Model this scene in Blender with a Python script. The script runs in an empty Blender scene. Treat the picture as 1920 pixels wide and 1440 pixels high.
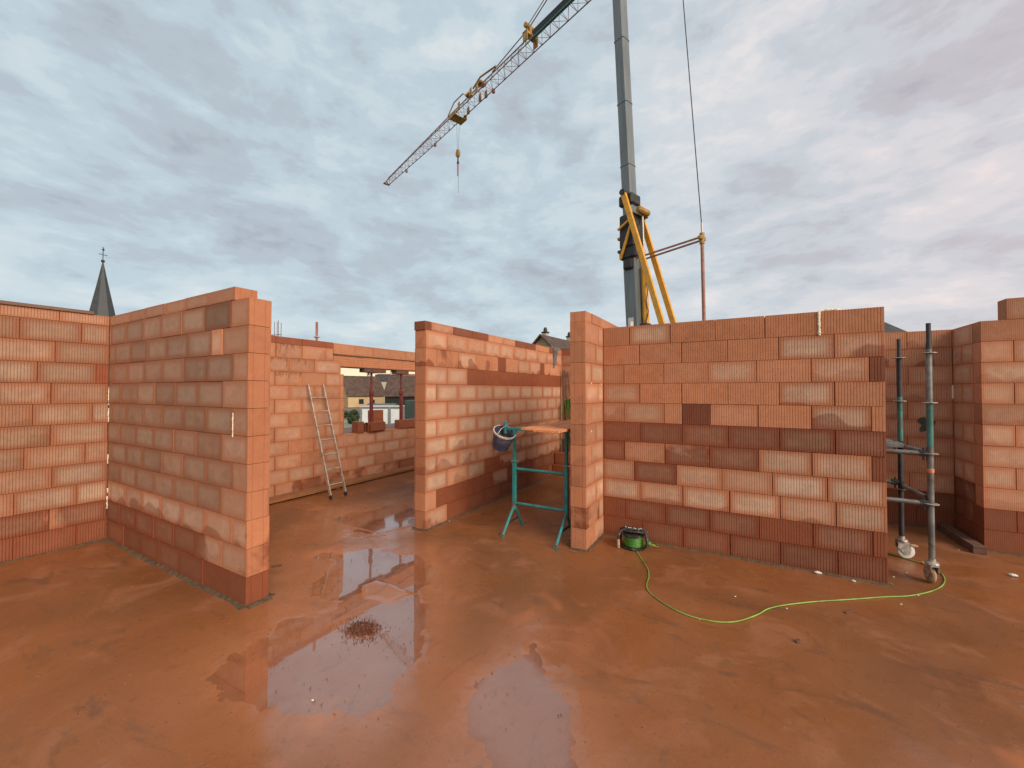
import bpy, math, random
import numpy as np
from mathutils import Vector, Matrix, noise as mnoise
R = math.radians
rng = random.Random(7)
sc = bpy.context.scene
col = sc.collection

# ------------------------------------------------------------------ camera, world, sun, exposure
cam_d = bpy.data.cameras.new('camera'); cam = bpy.data.objects.new('camera', cam_d); col.objects.link(cam)
cam.location = (0, 0, 1.934); cam.rotation_euler = (R(90.895), 0, R(29.89))
cam_d.sensor_width = 36; cam_d.lens = 762 / 1920 * 36; cam_d.clip_start = 0.05; cam_d.clip_end = 6000
sc.camera = cam
sc.view_settings.view_transform = 'Standard'; sc.view_settings.look = 'None'
sc.view_settings.gamma = 1; sc.view_settings.use_curve_mapping = False
EXPO = 1.34
sc.view_settings.exposure = EXPO
SUN_EL, SUN_AZ = 30, -22          # azimuth measured from +X towards +Y
world = bpy.data.worlds.new('World'); sc.world = world; world.use_nodes = True

def ramp(nt, pts, interp='LINEAR'):
    n = nt.nodes.new('ShaderNodeValToRGB'); cr = n.color_ramp; cr.interpolation = interp
    while len(cr.elements) < len(pts): cr.elements.new(0.5)
    for e, (p, c) in zip(cr.elements, pts):
        e.position = p; e.color = (*c, 1) if len(c) == 3 else c
    return n
def build_world():
    nt = world.node_tree; N, L = nt.nodes, nt.links; N.clear()
    out = N.new('ShaderNodeOutputWorld'); bg = N.new('ShaderNodeBackground'); bg.inputs[1].default_value = 0.1
    L.new(bg.outputs[0], out.inputs[0])
    sky = N.new('ShaderNodeTexSky'); sky.sky_type = 'NISHITA'; sky.sun_disc = False
    sky.sun_elevation = R(SUN_EL); sky.sun_rotation = R(90 - SUN_AZ); sky.air_density = 1.2; sky.dust_density = 1.5
    tc = N.new('ShaderNodeTexCoord'); sep = N.new('ShaderNodeSeparateXYZ'); L.new(tc.outputs['Generated'], sep.inputs[0])
    def math_(op, a, b=None, c=None):
        m = N.new('ShaderNodeMath'); m.operation = op
        for i, v in enumerate((a, b, c)):
            if v is None: continue
            if isinstance(v, (int, float)): m.inputs[i].default_value = v
            else: L.new(v, m.inputs[i])
        return m.outputs[0]
    z = math_('MAXIMUM', sep.outputs[2], 0.0)
    cmb = N.new('ShaderNodeCombineXYZ'); L.new(sep.outputs[0], cmb.inputs[0]); L.new(sep.outputs[1], cmb.inputs[1]); L.new(math_('MULTIPLY', math_('POWER', z, .8), 2.5), cmb.inputs[2])
    def nz(scale, det, rough, dist, vec):
        n = N.new('ShaderNodeTexNoise'); n.inputs['Scale'].default_value = scale; n.inputs['Detail'].default_value = det
        n.inputs['Roughness'].default_value = rough; n.inputs['Distortion'].default_value = dist; L.new(vec, n.inputs['Vector'])
        return n.outputs['Fac']
    big = nz(1.9, 3, 0.5, 0.4, cmb.outputs[0])
    mid = nz(4.2, 9, 0.56, 0.25, cmb.outputs[0])
    fin = nz(15, 6, 0.62, 0.2, cmb.outputs[0])
    s = math_('MULTIPLY_ADD', mid, 0.62, math_('MULTIPLY', big, 0.28)); s = math_('MULTIPLY_ADD', fin, 0.20, math_('ADD', s, -.025))
    k = 10 / 2 ** EXPO
    C = lambda r, g, b: (r * k / 4, g * k / 4, b * k / 4)
    rp = ramp(nt, [(0.36, C(.40, .44, .505)), (0.45, C(.475, .54, .60)), (0.515, C(.525, .63, .695)), (0.57, C(.60, .69, .74)), (0.66, C(.72, .77, .79))], 'EASE')
    L.new(s, rp.inputs[0])
    mul = N.new('ShaderNodeVectorMath'); mul.operation = 'SCALE'; L.new(rp.outputs[0], mul.inputs[0]); mul.inputs['Scale'].default_value = 4
    # faint pink veil drifting through the eastern clouds
    pinkm = math_('MULTIPLY', math_('SMOOTH_MIN', 1.0, math_('MAXIMUM', math_('MULTIPLY_ADD', sep.outputs[0], 1.3, 0.45), 0.0), 0.2), 0.5)
    pk = N.new('ShaderNodeMix'); pk.data_type = 'RGBA'; pk.blend_type = 'MULTIPLY'; L.new(pinkm, pk.inputs[0])
    L.new(mul.outputs[0], pk.inputs[6]); pk.inputs[7].default_value = (1.5, 1.0, .90, 1)
    # pale gold band low on the horizon
    hz = ramp(nt, [(0.0, (1, 1, 1)), (0.05, (.75, .75, .75)), (0.075, (.05, .05, .05)), (0.12, (0, 0, 0))]); L.new(z, hz.inputs[0])
    gm = N.new('ShaderNodeMix'); gm.data_type = 'RGBA'; L.new(hz.outputs[0], gm.inputs[0]); L.new(pk.outputs[2], gm.inputs[6])
    gm.inputs[7].default_value = (1.25 * k, 1.0 * k, .58 * k, 1)
    fm = N.new('ShaderNodeMix'); fm.data_type = 'RGBA'; fm.inputs[0].default_value = 0.97
    L.new(sky.outputs[0], fm.inputs[6]); L.new(gm.outputs[2], fm.inputs[7])
    L.new(fm.outputs[2], bg.inputs[0])
build_world()
sun_d = bpy.data.lights.new('sun', 'SUN'); sun = bpy.data.objects.new('sun', sun_d); col.objects.link(sun)
sun_d.energy = 1.5; sun_d.angle = R(40); sun_d.color = (1.0, .86, .69)
sd = Vector((math.cos(R(SUN_EL)) * math.cos(R(SUN_AZ)), math.cos(R(SUN_EL)) * math.sin(R(SUN_AZ)), math.sin(R(SUN_EL))))
sun.rotation_euler = sd.to_track_quat('Z', 'Y').to_euler(); sun.location = (0, 0, 30)

# ------------------------------------------------------------------ material helpers
class NT:
    def __init__(s, name):
        s.m = bpy.data.materials.new(name); s.m.use_nodes = True; s.nt = s.m.node_tree; s.N = s.nt.nodes; s.L = s.nt.links
        s.N.clear(); s.out = s.N.new('ShaderNodeOutputMaterial'); s.b = s.N.new('ShaderNodeBsdfPrincipled')
        s.L.new(s.b.outputs[0], s.out.inputs[0]); s.tc = s.N.new('ShaderNodeTexCoord')
        s.geo = s.N.new('ShaderNodeNewGeometry')
    def put(s, sock, v):
        if v is None: return
        if isinstance(v, bpy.types.NodeSocket): s.L.new(v, sock)
        elif isinstance(v, (tuple, list)): sock.default_value = (*v, 1) if len(v) == 3 and len(sock.default_value) == 4 else v
        else: sock.default_value = v
    def math(s, op, a, b=None, c=None, clamp=False):
        m = s.N.new('ShaderNodeMath'); m.operation = op; m.use_clamp = clamp
        for i, v in enumerate((a, b, c)): s.put(m.inputs[i], v)
        return m.outputs[0]
    def sep(s, v):
        n = s.N.new('ShaderNodeSeparateXYZ'); s.L.new(v, n.inputs[0]); return n.outputs
    def step(s, v, a, b, lo=0, hi=1):
        n = s.N.new('ShaderNodeMapRange'); n.interpolation_type = 'SMOOTHSTEP'; s.put(n.inputs[0], v)
        n.inputs[1].default_value = a; n.inputs[2].default_value = b; n.inputs[3].default_value = lo; n.inputs[4].default_value = hi
        return n.outputs[0]
    def noise(s, scale, detail=4, rough=.55, dist=0, vec=None, stretch=None):
        n = s.N.new('ShaderNodeTexNoise'); v = vec or s.geo.outputs['Position']
        if stretch:
            vm = s.N.new('ShaderNodeVectorMath'); vm.operation = 'MULTIPLY'; s.L.new(v, vm.inputs[0]); vm.inputs[1].default_value = stretch; v = vm.outputs[0]
        s.L.new(v, n.inputs['Vector']); n.inputs['Scale'].default_value = scale; n.inputs['Detail'].default_value = detail
        n.inputs['Roughness'].default_value = rough; n.inputs['Distortion'].default_value = dist
        return n.outputs['Fac']
    def mix(s, f, a, b, mode='MIX'):
        n = s.N.new('ShaderNodeMix'); n.data_type = 'RGBA'; n.blend_type = mode
        s.put(n.inputs[0], f); s.put(n.inputs[6], a); s.put(n.inputs[7], b); return n.outputs[2]
    def attr(s, name, typ='OBJECT'):
        n = s.N.new('ShaderNodeAttribute'); n.attribute_type = typ; n.attribute_name = name; return n.outputs['Fac']
    def bump(s, h, strength=.3, dist=.01):
        n = s.N.new('ShaderNodeBump'); s.put(n.inputs['Height'], h); n.inputs['Strength'].default_value = strength; n.inputs['Distance'].default_value = dist
        s.L.new(n.outputs[0], s.b.inputs['Normal']); return n
    def set(s, **k):
        for kk, v in k.items(): s.put(s.b.inputs[kk.replace('_', ' ')], v)
        return s.m

def plain(name, c, rough=.6, metal=0, var=.25, scale=8, bump=.15, stain=None, stretch=None, spec=.5):
    t = NT(name); n = t.noise(scale, 6, .6, .2, vec=t.tc.outputs['Object'], stretch=stretch); f = t.step(n, .3, .7)
    d = tuple(x * (1 - var) for x in c); l = tuple(min(1, x * (1 + var)) for x in c)
    cc = t.mix(f, d, l)
    if stain:
        n2 = t.noise(scale * .7, 7, .65, .5, vec=t.tc.outputs['Object']); cc = t.mix(t.step(n2, .52, .66), cc, stain)
    t.set(Base_Color=cc, Roughness=t.math('ADD', rough - .1, t.math('MULTIPLY', n, .2)), Metallic=metal)
    t.b.inputs['Specular IOR Level'].default_value = spec
    if bump: t.bump(t.noise(scale * 8, 4, .6, vec=t.tc.outputs['Object']), bump, .004)
    return t.m

def brick_material(name, pitch, ribbump):
    t = NT(name); g = t.sep(t.tc.outputs['Generated']); o = t.sep(t.tc.outputs['Object'])
    bloom, wet, tone, blob, stain = (t.attr(a) for a in ('bloom', 'wet', 'tone', 'blob', 'stain'))
    rnd = t.N.new('ShaderNodeObjectInfo').outputs['Random']
    P = t.geo.outputs['Position']
    n_big = t.noise(2.3, 4, .55, .3); n_mid = t.noise(9, 5, .6, .4); n_fin = t.noise(70, 3, .6); n_sp = t.noise(260, 2, .6)
    nl = t.sep(t.geo.outputs['Normal'])
    # distance to the block's own edges
    ex = t.math('MINIMUM', g[0], t.math('SUBTRACT', 1, g[0])); ez = t.math('MINIMUM', g[2], t.math('SUBTRACT', 1, g[2]))
    ex = t.math('ADD', ex, t.math('MULTIPLY_ADD', n_mid, .14, -.07)); ez = t.math('ADD', ez, t.math('MULTIPLY_ADD', n_mid, .22, -.11))
    m = t.math('MULTIPLY', t.step(ex, -.02, .19), t.step(ez, -.03, .32))
    m = t.math('MULTIPLY', m, t.step(n_big, .28, .62, .62, 1))
    gw = t.math('COSINE', t.math('MULTIPLY', o[0], 2 * math.pi / pitch)); groove = t.step(gw, .45, .98)
    onface = t.step(t.math('ABSOLUTE', t.math('SUBTRACT', g[1], .5)), .40, .46)   # only the two long faces carry ribs
    groove = t.math('MULTIPLY', groove, onface)
    mb = t.math('MULTIPLY', t.math('MULTIPLY', m, bloom), t.math('MULTIPLY_ADD', groove, -.55, 1.0), clamp=True)
    cA = (.475, .195, .098); cB = (.405, .160, .078)
    base = t.mix(t.step(n_mid, .35, .65), cA, cB)
    base = t.mix(t.math('MULTIPLY_ADD', rnd, .5, 0.0), base, (.44, .19, .10))
    base = t.mix(t.math('MULTIPLY', groove, .4), base, (.26, .085, .040))
    bl = t.mix(t.step(n_mid, .3, .7), (.52, .365, .26), (.41, .285, .205)); bl = t.mix(t.step(n_big, .5, .75), bl, (.54, .34, .235))
    base = t.mix(t.math('MULTIPLY', bloom, .55, clamp=True), base, (.32, .105, .047))
    c = t.mix(mb, base, bl)
    sp = t.math('MULTIPLY_ADD', n_fin, .30, .85); sp = t.math('MULTIPLY', sp, t.math('MULTIPLY_ADD', n_sp, .2, .9))
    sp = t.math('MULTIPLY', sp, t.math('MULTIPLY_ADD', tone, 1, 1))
    c = t.mix(1, c, t.N.new('ShaderNodeCombineColor').outputs[0], 'MULTIPLY')
    cc = c.node.inputs[7].links[0].from_node
    for i in range(3): t.L.new(sp, cc.inputs[i])
    # rain: soaked blocks, and tongues of damp creeping up from the bed joint
    tongue = t.math('MULTIPLY', blob, t.step(t.math('ADD', g[2], t.math('MULTIPLY_ADD', t.noise(4.2, .6, .5, 0), -2.4, 1.35)), .26, .44, 1, 0))
    w = t.step(t.math('ADD', wet, t.math('MULTIPLY_ADD', n_big, .9, -.45)), .42, .56)
    w = t.math('MAXIMUM', w, tongue, clamp=True)
    wc = t.mix(1, c, (.53, .37, .31), 'MULTIPLY')
    c = t.mix(w, c, wc)
    # dark streaks where rain has run down over the block
    sm = t.step(t.math('MULTIPLY_ADD', t.noise(16, 4, .6, .4, stretch=(1.6, 1.6, .35)), 1.3, t.math('MULTIPLY', g[2], .35)), .92, 1.06)
    c = t.mix(t.math('MULTIPLY', sm, stain), c, (.05, .035, .025))
    pit = t.step(t.noise(38, 2, .5), .70, .76); c = t.mix(t.math('MULTIPLY', pit, .45), c, (.14, .06, .035))
    t.set(Base_Color=c, Roughness=t.math('MULTIPLY_ADD', w, -.33, .88))
    t.b.inputs['Specular IOR Level'].default_value = .35
    h = t.math('MULTIPLY_ADD', n_fin, .12, t.math('MULTIPLY', n_mid, .25))
    h = t.math('ADD', h, t.math('MULTIPLY', pit, -.6))
    if ribbump: h = t.math('ADD', h, t.math('MULTIPLY', groove, -ribbump))
    t.bump(h, .5, .004)
    return t.m
M = {}
M['rib'] = brick_material('ribbed_clay', .025, .35)
M['fine'] = brick_material('fine_ribbed_clay', .0167, 1.1)
M['core'] = plain('joint_clay', (.17, .055, .024), .9, var=.3, scale=14)
M['mortar'] = plain('grey_mortar', (.085, .052, .027), .85, var=.35, scale=22, bump=.5)
M['foam'] = plain('pale_foam', (.75, .66, .50), .8, var=.12, scale=30, bump=.4)
M['teal'] = plain('teal_paint', (.022, .20, .20), .42, var=.25, scale=10, stain=(.12, .10, .08))
M['galv'] = plain('galvanised_steel', (.20, .205, .20), .5, .55, var=.3, scale=9, stain=(.13, .10, .075))
M['tealsteel'] = plain('worn_teal_steel', (.05, .17, .15), .5, .2, var=.3, scale=9, stain=(.10, .11, .10))
M['plate'] = plain('zinc_plate', (.42, .40, .36), .45, .6, var=.3, scale=25, stain=(.26, .15, .09))
M['alu'] = plain('aluminium', (.50, .43, .36), .42, .6, var=.18, scale=12, stain=(.35, .23, .15))
M['yellow'] = plain('yellow_paint', (.66, .31, .022), .42, var=.16, scale=5)
M['yellowd'] = plain('dirty_yellow_paint', (.34, .19, .04), .55, var=.35, scale=3)
M['oxide'] = plain('oxide_steel', (.30, .13, .09), .6, var=.25, scale=4)
M['jib'] = plain('weathered_jib_steel', (.27, .15, .125), .6, var=.25, scale=2)
M['mast'] = plain('grey_mast_paint', (.15, .17, .18), .45, .2, var=.16, scale=2.2, stretch=(1, 1, .15))
M['dark'] = plain('dark_steel', (.035, .034, .036), .6, .2, var=.35, scale=5)
M['black'] = plain('black_plastic', (.018, .016, .016), .45, var=.4, scale=40, stain=(.13, .10, .08))
M['green'] = plain('green_cable', (.045, .17, .016), .4, var=.15, scale=20)
M['cord'] = plain('green_cord', (.20, .33, .055), .5, var=.25, scale=6, stain=(.18, .17, .06))
M['redprop'] = plain('red_prop_paint', (.13, .012, .010), .5, var=.3, scale=12)
M['white'] = plain('off_white', (.62, .60, .56), .7, var=.12, scale=8)
M['rebar'] = plain('rusty_rebar', (.16, .10, .08), .8, .3, var=.3, scale=30)
M['bucket'] = plain('blue_bucket', (.060, .068, .13), .6, var=.3, scale=13, stain=(.24, .22, .24))
M['wheel'] = plain('muddy_wheel', (.36, .24, .14), .7, var=.3, scale=20)
M['cabw'] = plain('cabin_white', (.60, .62, .63), .5, var=.06, scale=1)
M['cabg'] = plain('cabin_grey', (.17, .18, .19), .5, var=.1, scale=2)
M['dgreen'] = plain('dark_green_sheet', (.028, .045, .036), .6, var=.2, scale=3)
M['wallA'] = plain('yellow_render', (.50, .36, .20), .9, var=.10, scale=.6)
M['wallB'] = plain('grey_render', (.40, .37, .32), .9, var=.10, scale=.6)
M['slate'] = plain('slate', (.040, .044, .048), .6, var=.25, scale=.7)
M['glass'] = plain('dark_pane', (.03, .035, .04), .15, var=.1, scale=1, bump=0)

def wood_material(name, c, wetness=.5, along=0):
    t = NT(name); st = [1, 1, 1]
    for i in range(3): st[i] = 1.6 if i == along else 26
    gr = t.noise(1, 8, .65, .9, vec=t.tc.outputs['Object'], stretch=tuple(st))
    c1 = t.mix(t.step(gr, .3, .7), tuple(x * .55 for x in c), c)
    bl = t.noise(5, 4, .6, .3, vec=t.tc.outputs['Object']); c1 = t.mix(t.math('MULTIPLY', t.step(bl, .5, .7), .5), c1, tuple(x * .4 for x in c))
    t.set(Base_Color=c1, Roughness=t.math('MULTIPLY_ADD', bl, .3, .65 - .4 * wetness)); t.bump(gr, .4, .003); return t.m
M['wood'] = wood_material('wet_plank_wood', (.80, .30, .115), .0, 1)
M['woodd'] = wood_material('dark_weathered_wood', (.20, .115, .075), .3, 1)
M['woodb'] = wood_material('muddy_board_wood', (.34, .135, .052), .2, 1)
M['woodx'] = wood_material('old_timber', (.15, .07, .045), .3, 0)

def roof_material(name, c, pitch=.35):
    t = NT(name); o = t.sep(t.tc.outputs['Object'])
    n = t.noise(.9, 5, .6, .3, vec=t.tc.outputs['Object']); n2 = t.noise(6, 4, .7, vec=t.tc.outputs['Object'])
    cc = t.mix(t.step(n, .3, .7), tuple(x * .6 for x in c), tuple(x * 1.25 for x in c)); cc = t.mix(t.math('MULTIPLY', t.step(n2, .45, .65), .4), cc, tuple(x * .45 for x in c))
    w = t.math('SINE', t.math('MULTIPLY', o[2], 2 * math.pi / (pitch * .7))); w2 = t.math('SINE', t.math('MULTIPLY', o[0], 2 * math.pi / pitch))
    t.set(Base_Color=cc, Roughness=.8); t.bump(t.math('ADD', w, t.math('MULTIPLY', w2, .6)), .5, .03); return t.m
M['roofb'] = roof_material('brown_tiles', (.085, .050, .036))
M['roofr'] = roof_material('terracotta_tiles', (.21, .085, .05))
M['roofd'] = roof_material('dark_tiles', (.045, .043, .043), .3)

# ------------------------------------------------------------------ mesh helpers
class MB:
    def __init__(s): s.v = []; s.f = []
    def add(s, v, f):
        n = len(s.v); s.v += [tuple(x) for x in v]; s.f += [tuple(i + n for i in q) for q in f]; return s
    def box(s, x0, x1, y0, y1, z0, z1, mat=None):
        v = [Vector(p) for p in ((x0, y0, z0), (x1, y0, z0), (x1, y1, z0), (x0, y1, z0), (x0, y0, z1), (x1, y0, z1), (x1, y1, z1), (x0, y1, z1))]
        if mat: v = [mat @ p for p in v]
        return s.add(v, [(0, 3, 2, 1), (4, 5, 6, 7), (0, 1, 5, 4), (1, 2, 6, 5), (2, 3, 7, 6), (3, 0, 4, 7)])
    def bev(s, x0, x1, y0, y1, z0, z1, b=.004, mat=None):
        # box with chamfered edges (24 verts)
        v = []; f = []
        X, Y, Z = (x0, x1), (y0, y1), (z0, z1); idx = {}
        for i in (0, 1):
            for j in (0, 1):
                for k in (0, 1):
                    sx, sy, sz = (1 if i == 0 else -1), (1 if j == 0 else -1), (1 if k == 0 else -1)
                    for a in range(3):
                        p = [X[i] + sx * b, Y[j] + sy * b, Z[k] + sz * b]; p[a] = (X[i], Y[j], Z[k])[a]
                        idx[i, j, k, a] = len(v); v.append(p)
        for a in range(3):
            b1, c1 = (a + 1) % 3, (a + 2) % 3
            for e in (0, 1):
                q = []
                for (m, n) in ((0, 0), (1, 0), (1, 1), (0, 1)):
                    t = [0, 0, 0]; t[a] = e; t[b1] = m; t[c1] = n; q.append(idx[t[0], t[1], t[2], a])
                f.append(q if e else q[::-1])
        for a in range(3):      # edges running along axis a
            b1, c1 = (a + 1) % 3, (a + 2) % 3
            for m in (0, 1):
                for n in (0, 1):
                    t0 = [0, 0, 0]; t0[b1] = m; t0[c1] = n; t1 = list(t0); t1[a] = 1
                    q = [idx[(*t0, b1)], idx[(*t1, b1)], idx[(*t1, c1)], idx[(*t0, c1)]]
                    f.append(q if (m ^ n) else q[::-1])
        for i in (0, 1):
            for j in (0, 1):
                for k in (0, 1):
                    q = [idx[i, j, k, 0], idx[i, j, k, 1], idx[i, j, k, 2]]
                    f.append(q if (i ^ j ^ k) else q[::-1])
        if mat: v = [mat @ Vector(p) for p in v]
        return s.add(v, f)
    def tube(s, pts, r, n=8, cap=True):
        pts = [Vector(p) for p in pts]; rs = r if isinstance(r, (list, tuple)) else [r] * len(pts)
        rings = []; up = None
        for i, p in enumerate(pts):
            d = (pts[min(i + 1, len(pts) - 1)] - pts[max(i - 1, 0)]).normalized()
            if up is None: up = Vector((0, 0, 1)) if abs(d.z) < .9 else Vector((1, 0, 0))
            a = d.cross(up).normalized(); b = a.cross(d).normalized(); up = b
            rings.append([p + (a * math.cos(2 * math.pi * k / n) + b * math.sin(2 * math.pi * k / n)) * rs[i] for k in range(n)])
        v = [q for rg in rings for q in rg]; f = []
        for i in range(len(pts) - 1):
            for k in range(n): f.append((i * n + k, i * n + (k + 1) % n, (i + 1) * n + (k + 1) % n, (i + 1) * n + k))
        if cap: f.append(tuple(range(n))[::-1]); f.append(tuple((len(pts) - 1) * n + k for k in range(n)))
        return s.add(v, f)
    def lathe(s, prof, n=24, mat=None, close=False):
        v = []; f = []
        for (r, z) in prof:
            for k in range(n): v.append(Vector((r * math.cos(2 * math.pi * k / n), r * math.sin(2 * math.pi * k / n), z)))
        m = len(prof)
        for i in range(m if close else m - 1):
            for k in range(n):
                j = (i + 1) % m; f.append((i * n + k, i * n + (k + 1) % n, j * n + (k + 1) % n, j * n + k))
        if mat: v = [mat @ p for p in v]
        return s.add(v, f)
    def prism(s, poly, z0, z1, mat=None):
        n = len(poly); v = [Vector((x, y, z0)) for x, y in poly] + [Vector((x, y, z1)) for x, y in poly]
        f = [tuple(range(n))[::-1], tuple(range(n, 2 * n))] + [(i, (i + 1) % n, n + (i + 1) % n, n + i) for i in range(n)]
        if mat: v = [mat @ p for p in v]
        return s.add(v, f)
    def mesh(s, name, mat, smooth=None):
        me = bpy.data.meshes.new(name); me.from_pydata(s.v, [], s.f); me.materials.append(mat)
        if smooth:
            me.polygons.foreach_set('use_smooth', [True] * len(me.polygons))
            me.set_sharp_from_angle(angle=R(smooth))
        me.update(); return me
    def build(s, name, mat, parent=None, smooth=None, loc=None):
        o = bpy.data.objects.new(name, s.mesh(name, mat, smooth)); col.objects.link(o); o.parent = parent
        if loc: o.location = loc
        return o
def tag(o, label=None, cat=None, group=None, kind=None):
    if label: o['label'] = label
    if cat: o['category'] = cat
    if group: o['group'] = group
    if kind or cat: o['kind'] = kind or 'thing'
    return o
def empty(name, loc=(0, 0, 0), rz=0, label=None, cat=None, group=None):
    o = bpy.data.objects.new(name, None); o.empty_display_size = .2; o.location = loc; o.rotation_euler = (0, 0, rz); col.objects.link(o)
    return tag(o, label, cat, group)
def bar(a, b, w, h=None):
    """rectangular bar between two points"""
    a, b = Vector(a), Vector(b); h = h or w; d = b - a; L = d.length; q = d.to_track_quat('X', 'Z').to_matrix().to_4x4()
    return MB().box(0, L, -w / 2, w / 2, -h / 2, h / 2, Matrix.Translation(a) @ q)
def tz(x, y, z, rx=0, ry=0, rz=0):
    return Matrix.Translation((x, y, z)) @ Matrix.Rotation(rz, 4, 'Z') @ Matrix.Rotation(ry, 4, 'Y') @ Matrix.Rotation(rx, 4, 'X')

# ------------------------------------------------------------------ the clay blocks
CH = .2515            # course height
brick_cache = {}
def brick_mesh(L, H, W, style):
    key = (round(L, 3), round(H, 3), W, style)
    if key in brick_cache: return brick_cache[key]
    hl, hw = L / 2, W / 2
    side = []
    if style == 'rib':
        n = int((hl - .012) / .025)
        for k in range(-n, n + 1): side.append(k * .025)
    poly = []
    c = .0025
    poly.append((-hl, -hw + c)); poly.append((-hl + c, -hw))
    for x in side: poly += [(x - .004, -hw), (x, -hw + .003), (x + .004, -hw)]
    poly += [(hl - c, -hw), (hl, -hw + c)]
    for y in (-.055, .045): poly += [(hl, y - .003), (hl - .005, y), (hl, y + .003)]
    poly += [(hl, hw - c), (hl - c, hw)]
    for x in side[::-1]: poly += [(x + .004, hw), (x, hw - .003), (x - .004, hw)]
    poly += [(-hl + c, hw), (-hl, hw - c)]
    for y in (.045, -.055): poly += [(-hl, y + .003), (-hl + .005, y), (-hl, y - .003)]
    mb = MB().prism(poly, 0, H)
    me = mb.mesh('brick', M['rib' if style == 'rib' else 'fine'])
    brick_cache[key] = me; return me
# (bloom, wet, tone, damp tongues)
O = (.06, 0, .0, 0); O2 = (.12, 0, .03, 0); B = (.85, 0, 0, 0); BL = (.6, 0, .08, 0); BB = (.9, 0, 0, .9); OB = (.08, 0, .04, .8)
W = (.1, 1, 0, 0); WB = (.6, 1, 0, 0); WBB = (.95, 1, .02, 0); WD = (.0, 1.2, -.22, 0)
def jig(p):
    b, w, t, bl = p
    return (max(0, b + rng.uniform(-.2, .14)), w + (rng.uniform(-.06, .12) if 0 < w < 1 else 0), t + rng.uniform(-.09, .08), bl)
def place_brick(parent, x, y, z, L, H, W_, style, pr, rz=0, proud=None, name='brick'):
    o = bpy.data.objects.new(name, brick_mesh(L, H, W_, style)); col.objects.link(o); o.parent = parent
    pd = rng.uniform(-.0035, .0035) if proud is None else proud
    o.location = (x + (0 if rz == 0 else -pd), y + (pd if rz == 0 else 0), z); o.rotation_euler = (0, 0, rz + rng.uniform(-.0045, .0045))
    if pr is None: pr = O
    o['stain'] = 0.0
    for k, v in zip(('bloom', 'wet', 'tone', 'blob'), jig(pr)): o[k] = float(v)
    return o
def stain(parent, near, r=.3, amount=.85):
    for o in parent.children:
        if o.name.startswith('brick') and (o.location - Vector(near)).length < r: o['stain'] = float(amount)
def course(parent, u0, u1, joints, z, H, style, props, axis='x', w0=0, th=.2):
    """one course of blocks from u0 to u1 along axis, joints = interior joint positions"""
    js = [u0] + sorted(j for j in joints if u0 + .02 < j < u1 - .02) + [u1]
    for i in range(len(js) - 1):
        a, b = js[i], js[i + 1]; g = .003
        L = round(b - a - 2 * g, 2) if abs((b - a) - .5) < .02 else round(b - a - 2 * g, 3)
        if abs(L - .494) < .012: L = min(.494, round(b - a - .004, 3)) if b - a < .498 else .494
        pr = props(i, (a + b) / 2, len(js) - 1) if callable(props) else (props[i] if props and i < len(props) else None)
        c = (a + b) / 2
        if axis == 'x': place_brick(parent, c, w0 + th / 2, z, L, H, th, style, pr)
        else: place_brick(parent, w0 + th / 2, c, z, L, H, th, style, pr, rz=math.pi / 2)
def bond(u0, u1, first):
    out = []; u = first
    while u < u1: out.append(round(u, 3)); u += .5
    u = first - .5
    while u > u0: out.append(round(u, 3)); u -= .5
    return sorted(out)
def core(parent, boxes):
    mb = MB()
    for b in boxes: mb.box(*b)
    return mb.build('joint_fill', M['core'], parent)
def mortar_bed(parent, segs):
    """rough bead of grey mortar squeezed out under the bottom course; segs = ((x0,y0),(x1,y1)) runs along a wall foot"""
    mb = MB()
    for (a, b, nx, ny) in segs:
        a = Vector((*a, 0)); b = Vector((*b, 0)); d = (b - a); n = max(2, int(d.length / .018)); nn = Vector((nx, ny, 0)); rows = []
        for i in range(n + 1):
            p = a + d * (i / n); k = mnoise.noise(Vector((p.x * 3, p.y * 3, 1))) ; k2 = mnoise.noise(Vector((p.x * 11, p.y * 11, 5)))
            out = .040 + .03 * k + .014 * k2; h = .017 + .008 * k2
            rows.append([p - nn * .03 + Vector((0, 0, .0)), p - nn * .03 + Vector((0, 0, h + .004)), p + nn * out * .35 + Vector((0, 0, h)), p + nn * out + Vector((0, 0, .006)), p + nn * (out + .012) + Vector((0, 0, -.01))])
        v = [q for r in rows for q in r]; f = []
        for i in range(n):
            for k in range(4): f.append((i * 5 + k, (i + 1) * 5 + k, (i + 1) * 5 + k + 1, i * 5 + k + 1))
        f.append((0, 1, 2, 3, 4)); f.append(tuple(n * 5 + k for k in range(5))[::-1])
        mb.add(v, f)
    return mb.build('mortar_bed', M['mortar'], parent, smooth=60)

TOP = 11 * CH; CAPH = .121

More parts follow.
